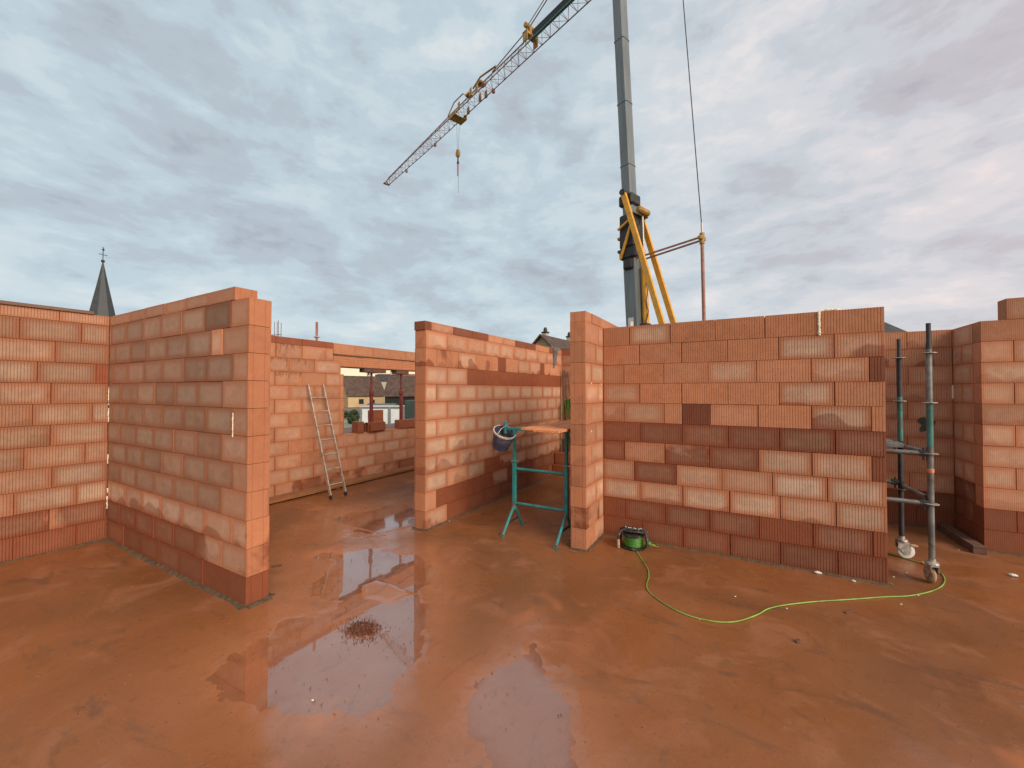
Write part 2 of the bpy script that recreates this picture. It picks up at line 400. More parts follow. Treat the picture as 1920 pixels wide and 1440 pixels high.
# ---- free-standing wall across the middle right
def main_wall():
    X0, X1, Y = -1.667, 1.213, 5.38
    w = empty('partition_wall', (0, 0, 0), 0, 'wide ribbed clay block wall behind the green cable reel, dark band across its middle', 'wall')
    J = {1: [-1.32, -.81, -.31, .19, .70], 2: [-1.19, -.68, -.18, .32, .81], 3: [-1.39, -.89, -.39, .11, .61, 1.09],
         4: [-1.19, -.68, -.18, .32, .81], 5: [-1.39, -.89, -.68, -.37, .12, .61, 1.10], 6: [-1.18, -.68, -.18, .32, .81],
         7: [-1.39, -.88, -.38, .12, .61, 1.10], 8: [-1.26, -.75, -.25, .25, .74], 9: [-1.18, -.68, -.17, .32, .81],
         10: [-1.38, -.88, -.38, .12, .61, 1.10], 11: [-1.17, -.68, -.17, .32, .82]}
    dO = (.04, 0, -.04, 0)
    T = {1: [dO, (1.0, 0, -.02, 0), dO, dO, dO, dO], 2: [dO, dO, dO, dO, (1.0, 0, -.03, 0), (.75, 0, .0, .8)], 3: [O, O, O, BL, O, (.75, 0, .05, .25), WD],
         4: [(.85, 0, 0, 0), O, O, O, (.95, 0, .02, .6), O], 5: [(.6, 0, 0, .3), (.8, 0, 0, 0), O, WD, O2, O2, (1.0, 0, 0, .75), O2],
         6: [(.6, 1, 0, 0), (.85, 1, 0, 0), (.8, 1, 0, 0), (.8, 1, -.02, 0), (1, 1, -.05, 0), (.8, 1, 0, 0)],
         7: [(.7, 1, 0, 0), (.4, 0, .0, .3), (.75, .45, 0, 0), (.8, .8, 0, 0), (.95, .1, 0, 0), (.9, .35, 0, 0), WD],
         8: [(.8, .2, 0, 0), (.9, .9, 0, 0), (.9, .15, 0, 0), (.6, 0, .05, 0), (1.1, 0, 0, 0), (.8, .05, .05, 0)],
         9: [(.9, .05, .08, 0), (.85, .05, .08, .5), (.8, 0, .1, .4), (1, 0, .08, 0), (.8, .0, .08, .5), (.9, .1, 0, 0)],
         10: [W, (.5, .8, 0, 0), (.9, 1, 0, 0), (.95, 1, 0, 0), W, (1.1, 1, .02, 0), W],
         11: [W, (.5, 1, 0, 0), (.6, 1, 0, 0), (.5, 1, 0, 0), (.7, 1, -.1, 0), (.65, 1, -.12, 0)]}
    for r in range(1, 12): course(w, X0, X1, J[r], .012 + (11 - r) * CH, CH - .004, 'rib', T[r], 'x', Y)
    core(w, [(X0 + .03, X1 - .03, Y + .012, Y + .188, .01, TOP - .01)])
    mortar_bed(w, [((X0, Y), (X1, Y), 0, -1), ((X1, Y), (X1, Y + .2), 1, 0)])
    fm = MB()
    n_ = 30; fm.tube([(.685 + rng.uniform(-.003, .003), Y - .002 + rng.uniform(-.004, .002), TOP - .245 + k_ * .0087) for k_ in range(n_)], [rng.uniform(.010, .018) for k_ in range(n_)], 8)
    fm.tube([(.685 + k_ * .012, Y + .03 + rng.uniform(-.006, .006), TOP + .012 + .010 * math.sin(k_ / 15 * math.pi) + rng.uniform(-.003, .003)) for k_ in range(16)], [rng.uniform(.012, .02) for k_ in range(16)], 8)
    fm.build('foam_joint', M['foam'], w, smooth=60)
    return w
main_wall()

# ---- left partition wall
def left_wall():
    X0, X1, Y = -7.215, -3.868, 1.982
    w = empty('partition_wall', (0, 0, 0), 0, 'tall weathered block wall ending in a bright orange end face, left of the puddle', 'wall')
    offs = {1: -4.18, 2: -4.53, 3: -4.12, 4: -4.31, 5: -4.12, 6: -4.33, 7: -4.12, 8: -4.31, 9: -4.12, 10: -4.31, 11: -4.16}
    for r in range(1, 12):
        js = bond(X0, X1 - .15, offs[r])
        if r == 2: js = js + [-4.31]; js = [j for j in js if j < -4.5] + [-4.33]
        if r == 4: js = js + [-6.49]
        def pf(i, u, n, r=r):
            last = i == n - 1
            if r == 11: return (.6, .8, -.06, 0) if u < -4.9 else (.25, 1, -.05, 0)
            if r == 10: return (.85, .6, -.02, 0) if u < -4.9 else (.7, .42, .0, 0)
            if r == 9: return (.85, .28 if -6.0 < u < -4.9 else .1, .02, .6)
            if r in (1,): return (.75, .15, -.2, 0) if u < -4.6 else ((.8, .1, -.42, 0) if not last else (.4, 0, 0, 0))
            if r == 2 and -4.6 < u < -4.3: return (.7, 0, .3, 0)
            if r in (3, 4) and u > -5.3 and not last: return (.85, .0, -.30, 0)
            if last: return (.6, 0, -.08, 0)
            return (.8, .06, -.24 - .07 * ((i * 5 + r * 3) % 4 == 0), .15)  # darker tone: weathered clay, plus the left corner's shade put into the colour
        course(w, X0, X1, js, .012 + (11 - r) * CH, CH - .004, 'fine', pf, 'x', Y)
    xe = -4.10
    course(w, X0, xe, bond(X0, xe - .2, -4.59), .012 + TOP, CAPH, 'fine', lambda i, u, n: (.5, .15 if u < -4.8 else .3, -.08, 0), 'x', Y)
    core(w, [(X0 + .03, X1 - .03, Y + .012, Y + .188, .01, TOP - .01), (X0 + .03, xe - .03, Y + .012, Y + .188, TOP - .02, TOP + CAPH - .01)])
    mortar_bed(w, [((X0, Y), (X1, Y), 0, -1), ((X1, Y), (X1, Y + .2), 1, 0), ((X0, Y + .2), (X1, Y + .2), 0, 1)])
    fm = MB()
    for i in range(8):
        pass
    fm.tube([(-4.122 + rng.uniform(-.003, .003), Y - .001, 1.50 + k_ * .016) for k_ in range(15)], [rng.uniform(.003, .009) for k_ in range(15)], 6)
    for z0_, z1_ in ((.40, .56), (.60, .66), (.98, 1.10), (1.52, 1.70), (1.74, 1.76), (1.78, 1.98)):
        n_ = max(3, int((z1_ - z0_) / .015)); fm.tube([(X0 + .008 + rng.uniform(-.003, .003), Y - .004 + rng.uniform(-.003, .003), z0_ + (z1_ - z0_) * k_ / (n_ - 1)) for k_ in range(n_)], [rng.uniform(.003, .008) for k_ in range(n_)], 6)
    fm.build('foam_joint', M['foam'], w, smooth=60)
left_wall()

# ---- long outer wall: left of the picture and, beyond the partition, the wall with the window opening
def outer_wall():
    X = -7.42; Y0, Y1 = -.55, 8.6
    w = empty('outer_wall', (0, 0, 0), 0, 'long outer block wall with a window opening, closing the site on the left', 'wall')
    WY0, WY1, SILL = 5.49, 8.2, 4
    nearJ = {1: [1.22, 1.68], 2: [1.50], 3: [1.36, 1.82]}
    for r in range(1, 12):
        z = .012 + (11 - r) * CH
        if r <= 6: off = {1: 1.22, 2: 1.50, 3: 1.36, 4: 1.47, 5: 1.33, 6: 1.47}[r]
        else: off = {7: 1.27, 8: 1.49, 9: 1.20, 10: 1.47, 11: 1.20}[r]
        js = bond(Y0, 1.98, off)
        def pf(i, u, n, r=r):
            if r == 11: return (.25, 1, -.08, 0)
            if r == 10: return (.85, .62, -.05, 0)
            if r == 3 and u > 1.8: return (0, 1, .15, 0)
            return (.85 if (i + r) % 4 else .55, .10, -.26, .25 if (i * 7 + r * 3) % 3 == 0 else 0)  # tone lowered for damp weathering and for shade painted into these blocks
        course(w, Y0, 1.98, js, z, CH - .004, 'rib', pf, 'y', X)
        off2 = 4.65 if r % 2 == 1 else 4.90
        js2 = bond(2.19, Y1, off2)
        row_from_bottom = 12 - r
        def pf2(i, u, n, r=r):
            if r >= 11: return (.35, .45, 0, 0)
            q = (i * 5 + r * 7) % 6
            if r == 1: return (.35, .05, .02, .3)
            return [(.5, 0, .04, 0), (.3, 0, 0, 0), (.65, 0, .06, 0), (.2, 0, -.04, 0), (.5, .1, 0, .2), (.7, 0, 0, 0)][q]
        if row_from_bottom <= SILL: course(w, 2.19, Y1, js2 + ([4.16] if r % 2 else []), z, CH - .004, 'fine', pf2, 'y', X)
        elif r >= 3 or r == 2:
            end = WY0 + (0.0)
            if r == 1: end = 5.31
            course(w, 2.19, WY0, [j for j in js2 if j < WY0 - .12] + ([4.14] if r % 2 else []), z, CH - .004, 'fine', pf2, 'y', X)
            course(w, WY1, Y1, [], z, CH - .004, 'fine', pf2, 'y', X)
        else:
            course(w, 2.19, 5.31, [j for j in js2 if j < 5.2] + [4.16], z, CH - .004, 'fine', pf2, 'y', X)
    course(w, 2.19, 5.31, bond(2.19, 5.31, 4.65), .012 + TOP, CAPH, 'fine', lambda i, u, n: (.0, .9, .18, 0), 'y', X)
    # course above the lintel
    course(w, 5.315, Y1, bond(5.33, Y1, 5.83), 2.675, .217, 'fine', lambda i, u, n: (.18, 0, .02, 0), 'y', X)
    # horizontally grooved terracotta lintel shells
    ls = [5.315, 5.82, 6.02, 6.5, 6.75, 7.23, 7.73, 8.23, Y1]
    for a, b in zip(ls[:-1], ls[1:]):
        prof = [(.2, 0)]; zz = 0
        for k in range(5): prof += [(.2, .008 + k * .043), (.196, .012 + k * .043), (.196, .016 + k * .043), (.2, .02 + k * .043)]
        prof += [(.2, .216), (0, .216), (0, 0)]
        mb = MB().prism([(p, q) for p, q in prof][::-1], 0, b - a - .005, Matrix(((1, 0, 0, X), (0, 0, 1, a + .0025), (0, 1, 0, 2.43), (0, 0, 0, 1))))
        me = mb.mesh('lintel_shell', M['fine']); o = bpy.data.objects.new('lintel_shell', me); col.objects.link(o); o.parent = w
        for k, v in zip(('bloom', 'wet', 'tone', 'blob'), (.1, .1, -.02, 0)): o[k] = float(v)
    mm = MB()
    n = 60; v = []; f = []
    for i in range(n + 1):
        y = 5.32 + (Y1 - 5.32) * i / n; th = (.034 if y < 6.1 else .018) + .006 * mnoise.noise(Vector((y * 6, 2, 1)))
        zc = 2.661
        v += [(X + .02, y, zc - th / 2), (X + .206, y, zc - th / 2 - .002), (X + .210 + .004 * mnoise.noise(Vector((y * 11, 0, 0))), y, zc), (X + .206, y, zc + th / 2), (X + .02, y, zc + th / 2)]
    for i in range(n):
        for k in range(4): f.append((i * 5 + k, i * 5 + k + 1, (i + 1) * 5 + k + 1, (i + 1) * 5 + k))
    mm.add(v, f).build('mortar_joint', M['mortar'], w)
    core(w, [(X + .012, X + .188, Y0 + .03, 2.0, .01, TOP - .01), (X + .012, X + .188, 2.19, WY0 - .03, .01, TOP - .3), (X + .012, X + .188, 2.19, 5.28, TOP - .31, TOP + CAPH - .01),
             (X + .012, X + .188, WY0 - .05, Y1 - .03, .01, 4 * CH - .005), (X + .012, X + .185, 5.34, Y1 - .03, 2.5, 2.88), (X + .012, X + .188, WY1 + .03, Y1 - .03, .9, 2.5)])
    course(w, Y0, 1.98, bond(Y0, 1.98, 1.53), .012 + TOP, CAPH, 'rib', lambda i, u, n: (.55, .2, -.05, 0), 'y', X)
    core(w, [(X + .012, X + .188, Y0 + .03, 2.0, TOP - .02, TOP + CAPH - .01)])
    mortar_bed(w, [((X + .2, Y0), (X + .2, 1.98), 1, 0)])
    for k in range(5):
        y1 = (5.66, 5.655, 5.665, 5.65, 5.64)[k]
        course(w, WY0 + .002, y1, [], .012 + (4 + k) * CH, CH - .004, 'rib' if k in (1,) else 'fine', lambda i, u, n, k=k: ((.1, .15, -.06, 0), (.05, 0, .05, 0), (.05, .1, -.02, 0), (.05, .1, -.05, 0), (.2, 0, -.02, 0))[k], 'y', X, .09)
    stain(w, (X + .1, 4.4, .012 + 10 * CH), .12); stain(w, (X + .1, 4.4, .012 + 9 * CH), .3, .45); stain(w, (X + .1, 1.5, .012 + 5 * CH), .18, .3)
    return w
outer_wall()

# ---- middle partition
def middle_wall():
    X, Y0, Y1 = -4.035, 4.27, 9.065
    w = empty('partition_wall', (0, 0, 0), 0, 'long block wall running away behind the hanging bucket, one dark red course near its top', 'wall')
    for r in range(1, 12):
        js = bond(Y0, Y1, 4.75 if r % 2 else 4.51)
        if r == 2: js = [4.51, 5.02, 5.49, 5.97, 6.18, 6.45, 6.91, 7.41, 7.9, 8.10, 8.40, 8.90]
        def pf(i, u, n, r=r):
            if r == 1: return (.55, 0, .12, .35)
            if r == 2:
                return [(.1, 0, .10, .9), (.15, .42, .02, .4), (.7, 0, .08, .8), (.0, 0, .12, .7), (.0, 0, .14, 0), (.0, 1, .02, 0), (.1, 0, .16, 0), (.65, .1, 0, .9), (.6, 0, .1, .8), (0, 1, .0, 0), (.1, 0, .16, .9), (.1, 0, .16, 0), O][min(i, 12)]
            if r == 3: return (.75, .05, .0, 0) if i < 2 else (.0, 1, .12, 0)
            if r in (4, 5, 6): return (.85, .03, .04, 0)
            if r == 7: return (.85, .08, .02, .5 if i in (1, 5) else .1)
            if r == 8: return (.75, .12, .02, .5)
            if r == 9: return [(.9, 0, .0, 0), (.5, .0, .06, .4), (.9, .25, -.02, .2), (.1, .9, .05, 0), (.75, .15, .05, 1), (.7, .3, 0, .8)][min(i, 5)]
            if r == 10: return [(.2, .3, .05, 0), (.05, .95, .0, 0), (.05, 1, .02, 0), (.05, 1, .02, 0), (.8, .35, 0, .6), (.5, .7, 0, 0)][min(i, 5)]
            return [(.6, .4, .02, 0), (.3, 1, -.02, 0)][min(i, 1)] if i < 2 else (.35, 1, -.05, 0)
        course(w, Y0, Y1, js, .012 + (11 - r) * CH, CH - .004, 'fine', pf, 'y', X)
    def pc(i, u, n): return [(.1, .6, -.15, 0), (.35, 0, .1, .3), (.45, 1, .02, 0), (0, 1, .0, 0), (.2, 0, .16, 0), (.3, .1, .1, 0), (0, .9, 0, 0), (0, .9, 0, 0), (.1, .1, .1, 0), (.1, .1, .15, 0), (.2, .6, 0, 0), O][min(i, 11)]
    course(w, Y0 - .012, Y1, [4.39, 4.90, 5.38, 5.86, 6.35, 6.81, 7.25, 7.68, 8.1, 8.35, 8.7], .012 + TOP, CAPH, 'fine', pc, 'y', X)
    core(w, [(X + .012, X + .188, Y0 + .03, Y1 - .01, .01, TOP - .01), (X + .012, X + .188, Y0 + .03, Y1 - .01, TOP - .02, TOP + CAPH - .01)])
    mortar_bed(w, [((X + .2, Y0), (X + .2, Y1), 1, 0), ((X, Y0), (X + .2, Y0), 0, -1), ((X, Y0), (X, Y1), -1, 0)])
middle_wall()

# ---- pillar-like stub: the near end of the wall that meets the wide wall
def pillar_wall():
    X, Y0, Y1 = -1.872, 4.69, 7.4
    w = empty('partition_wall', (0, 0, 0), 0, 'narrow block pier standing proud between the trestle and the cable reel', 'wall')
    fr = {1: [5.19], 2: [5.08], 3: [4.89], 4: [5.19], 5: [4.89], 6: [5.08], 7: [4.89], 8: [5.03], 9: [5.08], 10: [5.2], 11: [5.0]}
    tn = {1: (.3, 0, .0, 0), 2: (.4, .0, -.05, .1), 3: (.55, 0, .02, 0), 4: (.7, 0, .10, .2), 5: (.3, .15, -.05, 0), 6: (.35, .22, -.12, 0), 7: (.4, .1, -.02, .3), 8: (.5, 0, .04, .3), 9: (.75, 0, .12, .2), 10: (.35, .45, -.05, 0), 11: (.2, .35, .0, 0)}
    for r in range(1, 12):
        js = fr[r] + [5.38] + bond(5.5, Y1, 5.88 if r % 2 else 5.63)
        a = tn[r]; 
        def pf(i, u, n, a=a): return (a[0] + .35 * (i == 1), a[1] * (1 if i == 0 else .6), a[2] + (.04 if i == 1 else 0), a[3])
        course(w, Y0, Y1, js, .012 + (11 - r) * CH, CH - .004, 'fine', pf, 'y', X)
    course(w, Y0 + .01, Y1, [4.93, 5.3, 5.8, 6.3, 6.8], .012 + TOP, CAPH, 'fine', lambda i, u, n: (.25, .15, -.04, 0), 'y', X)
    core(w, [(X + .012, X + .188, Y0 + .03, Y1 - .03, .01, TOP + CAPH - .01)])
    mortar_bed(w, [((X, Y0), (X + .2, Y0), 0, -1), ((X + .2, Y0), (X + .2, 5.38), 1, 0), ((X, Y0), (X, Y1), -1, 0)])
    fm = MB()
    for (y, z) in ((4.895, 1.42), (5.30, 2.01), (4.897, 2.02)):
        fm.lathe([(.001, -.014), (.006, -.007), (.007, .004), (.001, .016)], 6, tz(X + .202, y, z))
    fm.build('foam_joint', M['foam'], w, smooth=60)
pillar_wall()

# ---- wall closing the corridor
def corridor_wall():
    Y = 9.07
    w = empty('partition_wall', (0, 0, 0), 0, 'block wall closing the far end of the passage behind the trestle table', 'wall')
    for r in range(1, 12):
        course(w, -3.83, -1.2, bond(-3.83, -1.2, -3.56 if r % 2 else -3.33), .012 + (11 - r) * CH, CH - .004, 'fine', lambda i, u, n: (.4, .1 if r < 9 else .7, -.04, .2), 'x', Y)
    course(w, -3.83, -1.2, bond(-3.83, -1.2, -3.4), .012 + TOP, CAPH, 'fine', lambda i, u, n: (.1, .7, .1, 0), 'x', Y)
    core(w, [(-3.8, -1.23, Y + .012, Y + .188, .01, TOP + CAPH - .01)])
corridor_wall()

# ---- right-hand outer wall with its step and corner
def right_wall():
    w = empty('outer_wall', (0, 0, 0), 0, 'stepped outer block wall on the right behind the scaffold tower', 'wall')
    Ya, Xa, Yb = 7.87, 2.478, 7.11
    R1 = {1: 2.01, 2: 2.26, 3: 2.02, 4: 2.25, 5: 2.01, 6: 2.25, 7: 2.0, 8: 2.25, 9: 2.02, 10: 2.25, 11: 2.08}
    for r in range(1, 12):
        z = .012 + (11 - r) * CH
        def pa(i, u, n, r=r):
            if r == 11: return (.1, 1, -.06, 0)
            if r == 2: return (.25, .85 if i < 3 else .3, -.02, .8)
            if r == 10: return (.3, .8, -.1, 0)
            return (.5, .03, .18, .4 if (i + r) % 3 == 0 else 0)
        course(w, -.4, Xa - .004, bond(-.4, Xa, R1[r]), z, CH - .004, 'rib', pa, 'x', Ya)
        # short return coming towards the viewer
        j = [7.35] if r % 2 else [7.61]
        def pb(i, u, n, r=r):
            if r == 11: return (.1, 1, -.05, 0)
            if r >= 9: return (.6, .6, -.05, 0)
            return (.65, .02, .24, .3 if r == 2 else 0)  # paler tone painted in to make up for missing sun on this face
        course(w, Yb + .205, Ya + .2, j + [7.865], z, CH - .004, 'fine', pb, 'y', Xa)
        def pd_(i, u, n, r=r):
            if r == 11: return (.0, 1, .05, 0)
            if r == 10: return (.35, .95, -.02, 0)
            if r == 1: return (.3, .35, -.06, 0)
            if r == 5: return (.55, .28, 0, .3)
            return (.62, .02, .20, .3 if (i + r) % 3 == 0 else 0)
        o = 2.75 if r % 2 == 0 else 2.95
        course(w, Xa, 6.2, bond(Xa + .2, 6.2, o), z, CH - .004, 'fine', pd_, 'x', Yb)
    course(w, 2.69, 6.2, bond(2.7, 6.2, 3.2), .012 + TOP, CH - .004, 'fine', lambda i, u, n: (.5, .2, -.05, 0), 'x', Yb)
    core(w, [(-.37, Xa + .15, Ya + .012, Ya + .188, .01, TOP - .01), (Xa + .012, Xa + .188, Yb + .03, Ya + .18, .01, TOP - .01), (Xa + .05, 6.17, Yb + .012, Yb + .188, .01, TOP - .01),
             (2.73, 6.17, Yb + .012, Yb + .188, TOP - .02, TOP + CH - .02)])
    mortar_bed(w, [((-.4, Ya), (Xa, Ya), 0, -1), ((Xa, Yb), (Xa, Ya), -1, 0), ((Xa, Yb), (6.2, Yb), 0, -1)])
    fm = MB()
    for i in range(5): fm.lathe([(.001, -.03), (.010, -.012), (.013, .006), (.001, .03)], 6, tz(Xa - .008, Ya - .006, 1.84 + i * .035))
    fm.build('foam_joint', M['foam'], w, smooth=60)
    # patch of black tar low on the wall
    pts = []
    for k in range(18):
        a = k / 18 * 2 * math.pi; q = .075 * (1 + .35 * math.sin(3 * a + 1) + .2 * math.sin(5 * a)); pts.append((2.19 + q * math.cos(a), 1.46 + q * 1.2 * math.sin(a)))
    v = [(x, Ya - .007, z) for x, z in pts] + [(x, Ya + .0, z) for x, z in pts]; n = 18
    MB().add(v, [tuple(range(n))] + [(i, n + i, n + (i + 1) % n, (i + 1) % n) for i in range(n)]).build('tar_patch', plain('tar_smear', (.055, .058, .05), .7, var=.3, scale=30), w)
right_wall()

# ------------------------------------------------------------------ floor with real dips, and the water standing in them
def fbm(x, y, seed, octv=4, f0=1.0):
    r = np.random.RandomState(seed); tot = 0; amp = 1; s = 0
    for o in range(octv):
        f = f0 * 2 ** o; g = r.rand(256, 256); xi = x * f + 1000; yi = y * f + 1000
        x0 = np.floor(xi).astype(int); y0 = np.floor(yi).astype(int); fx = xi - x0; fy = yi - y0
        fx = fx * fx * (3 - 2 * fx); fy = fy * fy * (3 - 2 * fy)
        a = g[x0 % 256, y0 % 256]; b = g[(x0 + 1) % 256, y0 % 256]; c = g[x0 % 256, (y0 + 1) % 256]; d = g[(x0 + 1) % 256, (y0 + 1) % 256]
        tot = tot + amp * ((a * (1 - fx) + b * fx) * (1 - fy) + (c * (1 - fx) + d * fx) * fy); s += amp; amp *= .5
    return tot / s * 2 - 1
def sdf(px, py, poly):
    P = np.array(poly, float); d = np.full(px.shape, 1e9); ins = np.zeros(px.shape, bool)
    for i in range(len(P)):
        a, b = P[i], P[(i + 1) % len(P)]; e = b - a; wx, wy = px - a[0], py - a[1]
        t = np.clip((wx * e[0] + wy * e[1]) / (e @ e), 0, 1); d = np.minimum(d, np.hypot(wx - e[0] * t, wy - e[1] * t))
        c = ((a[1] > py) != (b[1] > py)) & (px < (b[0] - a[0]) * (py - a[1]) / (b[1] - a[1] + 1e-12) + a[0]); ins ^= c
    return np.where(ins, -d, d)
PUD = {'A': [(-4.25, 3.05), (-3.9, 3.55), (-3.35, 3.62), (-3.05, 3.3), (-2.7, 2.95), (-2.35, 2.7), (-2.1, 2.4), (-1.95, 2.05), (-2.05, 1.78), (-2.55, 1.42), (-2.9, 1.38), (-3.25, 1.62), (-3.3, 2.0), (-3.2, 2.4), (-3.65, 2.7)],
       'B': [(-1.44, 2.84), (-1.3, 2.74), (-1.08, 2.42), (-.82, 2.25), (-.72, 2.0), (-.8, 1.75), (-1.02, 1.68), (-1.25, 1.82), (-1.42, 2.05), (-1.55, 2.3), (-1.46, 2.5)],
       'C': [(-5.6, 4.3), (-5.0, 5.0), (-4.5, 4.95), (-4.25, 4.3), (-4.2, 3.75), (-4.6, 3.7), (-5.1, 3.9)],
       'D': [(.95, 2.6), (1.35, 2.75), (1.55, 2.4), (1.5, 1.9), (1.1, 1.6), (.7, 1.8), (.75, 2.2)]}
def floor_fields(x, y):
    n1 = fbm(x, y, 3, 4, .8); n2 = fbm(x, y, 9, 4, 3.0); n3 = fbm(x, y, 5, 3, 14)
    dip = 0 * x; wet = 0 * x
    for k, (dep, soft) in {'A': (.012, .22), 'B': (.0095, .16), 'C': (.0065, .3), 'D': (.0048, .3)}.items():
        s = sdf(x, y, PUD[k]) + .16 * n1 * (1.2 if k == 'A' else 1) + .13 * n2 + .05 * n3
        t = np.clip(.5 - s / (2 * soft), 0, 1); t = t * t * (3 - 2 * t); dip = np.maximum(dip, dep * t)
        q = np.clip(.5 - (s - .25) / 1.0, 0, 1); wet = np.maximum(wet, q * q * (3 - 2 * q))
    # raised crust in the middle of the big puddle
    isl = sdf(x, y, [(-3.36, 3.0), (-3.0, 2.98), (-2.7, 2.95), (-2.78, 2.62), (-3.1, 2.55), (-3.4, 2.75)]) + .07 * n2
    dip = dip - .0135 * np.clip(-isl / .08, 0, 1) * (dip > 0)
    dip = dip - .016 * np.exp(-(((x + 2.70) / .15) ** 2 + ((y - 2.27) / .12) ** 2))
    h = .0045 + .0018 * n1 + .0012 * n2 + .0007 * n3 - dip
    return h, wet
def grid_mesh(name, xs, ys, zf, mat, wetattr=None):
    X, Y = np.meshgrid(xs, ys, indexing='ij'); Z = zf
    v = np.stack([X, Y, Z], -1).reshape(-1, 3); nx, ny = len(xs), len(ys)
    i = np.arange(nx - 1)[:, None] * ny + np.arange(ny - 1)[None, :]
    f = np.stack([i, i + ny, i + ny + 1, i + 1], -1).reshape(-1, 4)
    me = bpy.data.meshes.new(name); me.vertices.add(len(v)); me.vertices.foreach_set('co', v.ravel())
    me.loops.add(f.size); me.loops.foreach_set('vertex_index', f.ravel().astype(np.int32)); me.polygons.add(len(f))
    me.polygons.foreach_set('loop_start', np.arange(0, f.size, 4, dtype=np.int32)); me.polygons.foreach_set('loop_total', np.full(len(f), 4, np.int32))
    me.polygons.foreach_set('use_smooth', [True] * len(f)); me.update(calc_edges=True); me.materials.append(mat)
    if wetattr is not None:
        a = me.attributes.new('wetness', 'FLOAT', 'POINT'); a.data.foreach_set('value', wetattr.ravel().astype(np.float32))
    o = bpy.data.objects.new(name, me); col.objects.link(o); return o
def floor_material():
    t = NT('wet_clay_screed'); wet = t.attr('wetness', 'GEOMETRY')
    a = t.noise(.55, 5, .55, .6); b = t.noise(2.1, 6, .6, .8); c = t.noise(11, 5, .65, .3); d = t.noise(90, 3, .6); st = t.noise(1.4, 6, .6, 1.2, stretch=(1, 2.6, 1))
    base = t.mix(t.step(a, .36, .64), (.175, .064, .021), (.245, .086, .026))
    base = t.mix(t.math('MULTIPLY', t.step(b, .5, .68), .7), base, (.29, .115, .055))
    base = t.mix(t.math('MULTIPLY', t.step(st, .54, .70), .55), base, (.095, .047, .025))
    base = t.mix(t.math('MULTIPLY', t.step(t.noise(1.05, 3, .5, .4), .62, .74), .75), base, (.42, .14, .045))
    base = t.mix(t.math('MULTIPLY', t.step(c, .56, .74), .35), base, (.075, .04, .024))
    base = t.mix(t.math('MULTIPLY', wet, .6), base, (.40, .155, .075))
    sp = t.step(d, .62, .72); base = t.mix(t.math('MULTIPLY', sp, .4), base, (.10, .05, .03))
    e_ = t.noise(34, 4, .7, .4); base = t.mix(t.math('MULTIPLY', t.step(e_, .57, .72), .4), base, (.09, .045, .026)); base = t.mix(t.math('MULTIPLY', t.step(t.noise(55, 3, .6), .66, .74), .35), base, (.36, .24, .17))
    sm = t.noise(3.2, 7, .72, 1.6, stretch=(1.6, .55, 1)); base = t.mix(t.math('MULTIPLY', t.step(sm, .58, .66), .32), base, (.105, .055, .032))
    rn = t.noise(.9, 5, .6, .7)
    film = t.math('ADD', wet, t.step(rn, .42, .62, 0, .75), clamp=True)
    rough = t.math('MULTIPLY_ADD', film, -.36, .54); rough = t.math('ADD', rough, t.math('MULTIPLY_ADD', c, .18, -.09))
    t.set(Base_Color=base, Roughness=rough); t.b.inputs['Specular IOR Level'].default_value = .55
    cw = t.math('MULTIPLY', film, t.math('MULTIPLY_ADD', wet, .45, .45)); t.put(t.b.inputs['Coat Weight'], cw); t.put(t.b.inputs['Coat Roughness'], t.math('ADD', t.math('MULTIPLY_ADD', c, .16, .14), t.math('MULTIPLY', wet, -.12))); t.b.inputs['Coat IOR'].default_value = 1.45
    h = t.math('MULTIPLY_ADD', d, .25, t.math('MULTIPLY', c, .8)); t.bump(t.math('MULTIPLY_ADD', e_, .5, h), .34, .006)
    return t.m
def water_material(rgh):
    m = bpy.data.materials.new('rain_water'); m.use_nodes = True; N, L = m.node_tree.nodes, m.node_tree.links; N.clear()
    out = N.new('ShaderNodeOutputMaterial'); mx = N.new('ShaderNodeMixShader'); tr = N.new('ShaderNodeBsdfTransparent'); gl = N.new('ShaderNodeBsdfGlossy')
    tr.inputs[0].default_value = (.97, .93, .90, 1); gl.inputs['Roughness'].default_value = rgh; lw = N.new('ShaderNodeLayerWeight'); lw.inputs[0].default_value = .5; pw = N.new('ShaderNodeMath'); pw.operation = 'POWER'; L.new(lw.outputs['Facing'], pw.inputs[0]); pw.inputs[1].default_value = 2.7; fr = N.new('ShaderNodeMath'); fr.operation = 'MULTIPLY_ADD'; L.new(pw.outputs[0], fr.inputs[0]); fr.inputs[1].default_value = .93; fr.inputs[2].default_value = .085
    n = N.new('ShaderNodeTexNoise'); n.inputs['Scale'].default_value = 5; n.inputs['Detail'].default_value = 2; g = N.new('ShaderNodeNewGeometry'); L.new(g.outputs['Position'], n.inputs['Vector'])
    b = N.new('ShaderNodeBump'); b.inputs['Strength'].default_value = .05; b.inputs['Distance'].default_value = .01; L.new(n.outputs['Fac'], b.inputs['Height'])
    L.new(b.outputs[0], gl.inputs['Normal']); L.new(fr.outputs[0], mx.inputs[0]); L.new(tr.outputs[0], mx.inputs[1]); L.new(gl.outputs[0], mx.inputs[2]); L.new(mx.outputs[0], out.inputs[0])
    return m
fx = np.concatenate([np.arange(-7.45, -4.6, .05), np.arange(-4.6, 1.8, .02), np.arange(1.8, 6.35, .05)]); fy = np.concatenate([np.arange(-3, 1.2, .06), np.arange(1.2, 5.1, .02), np.arange(5.1, 9.32, .05)])
FX, FY = np.meshgrid(fx, fy, indexing='ij'); H_, Wt = floor_fields(FX, FY)
tag(grid_mesh('concrete_floor', fx, fy, H_, floor_material(), Wt), kind='structure')
wm = {k: water_material(r_) for k, r_ in (('A', .03), ('B', .10), ('C', .06), ('D', .16))}
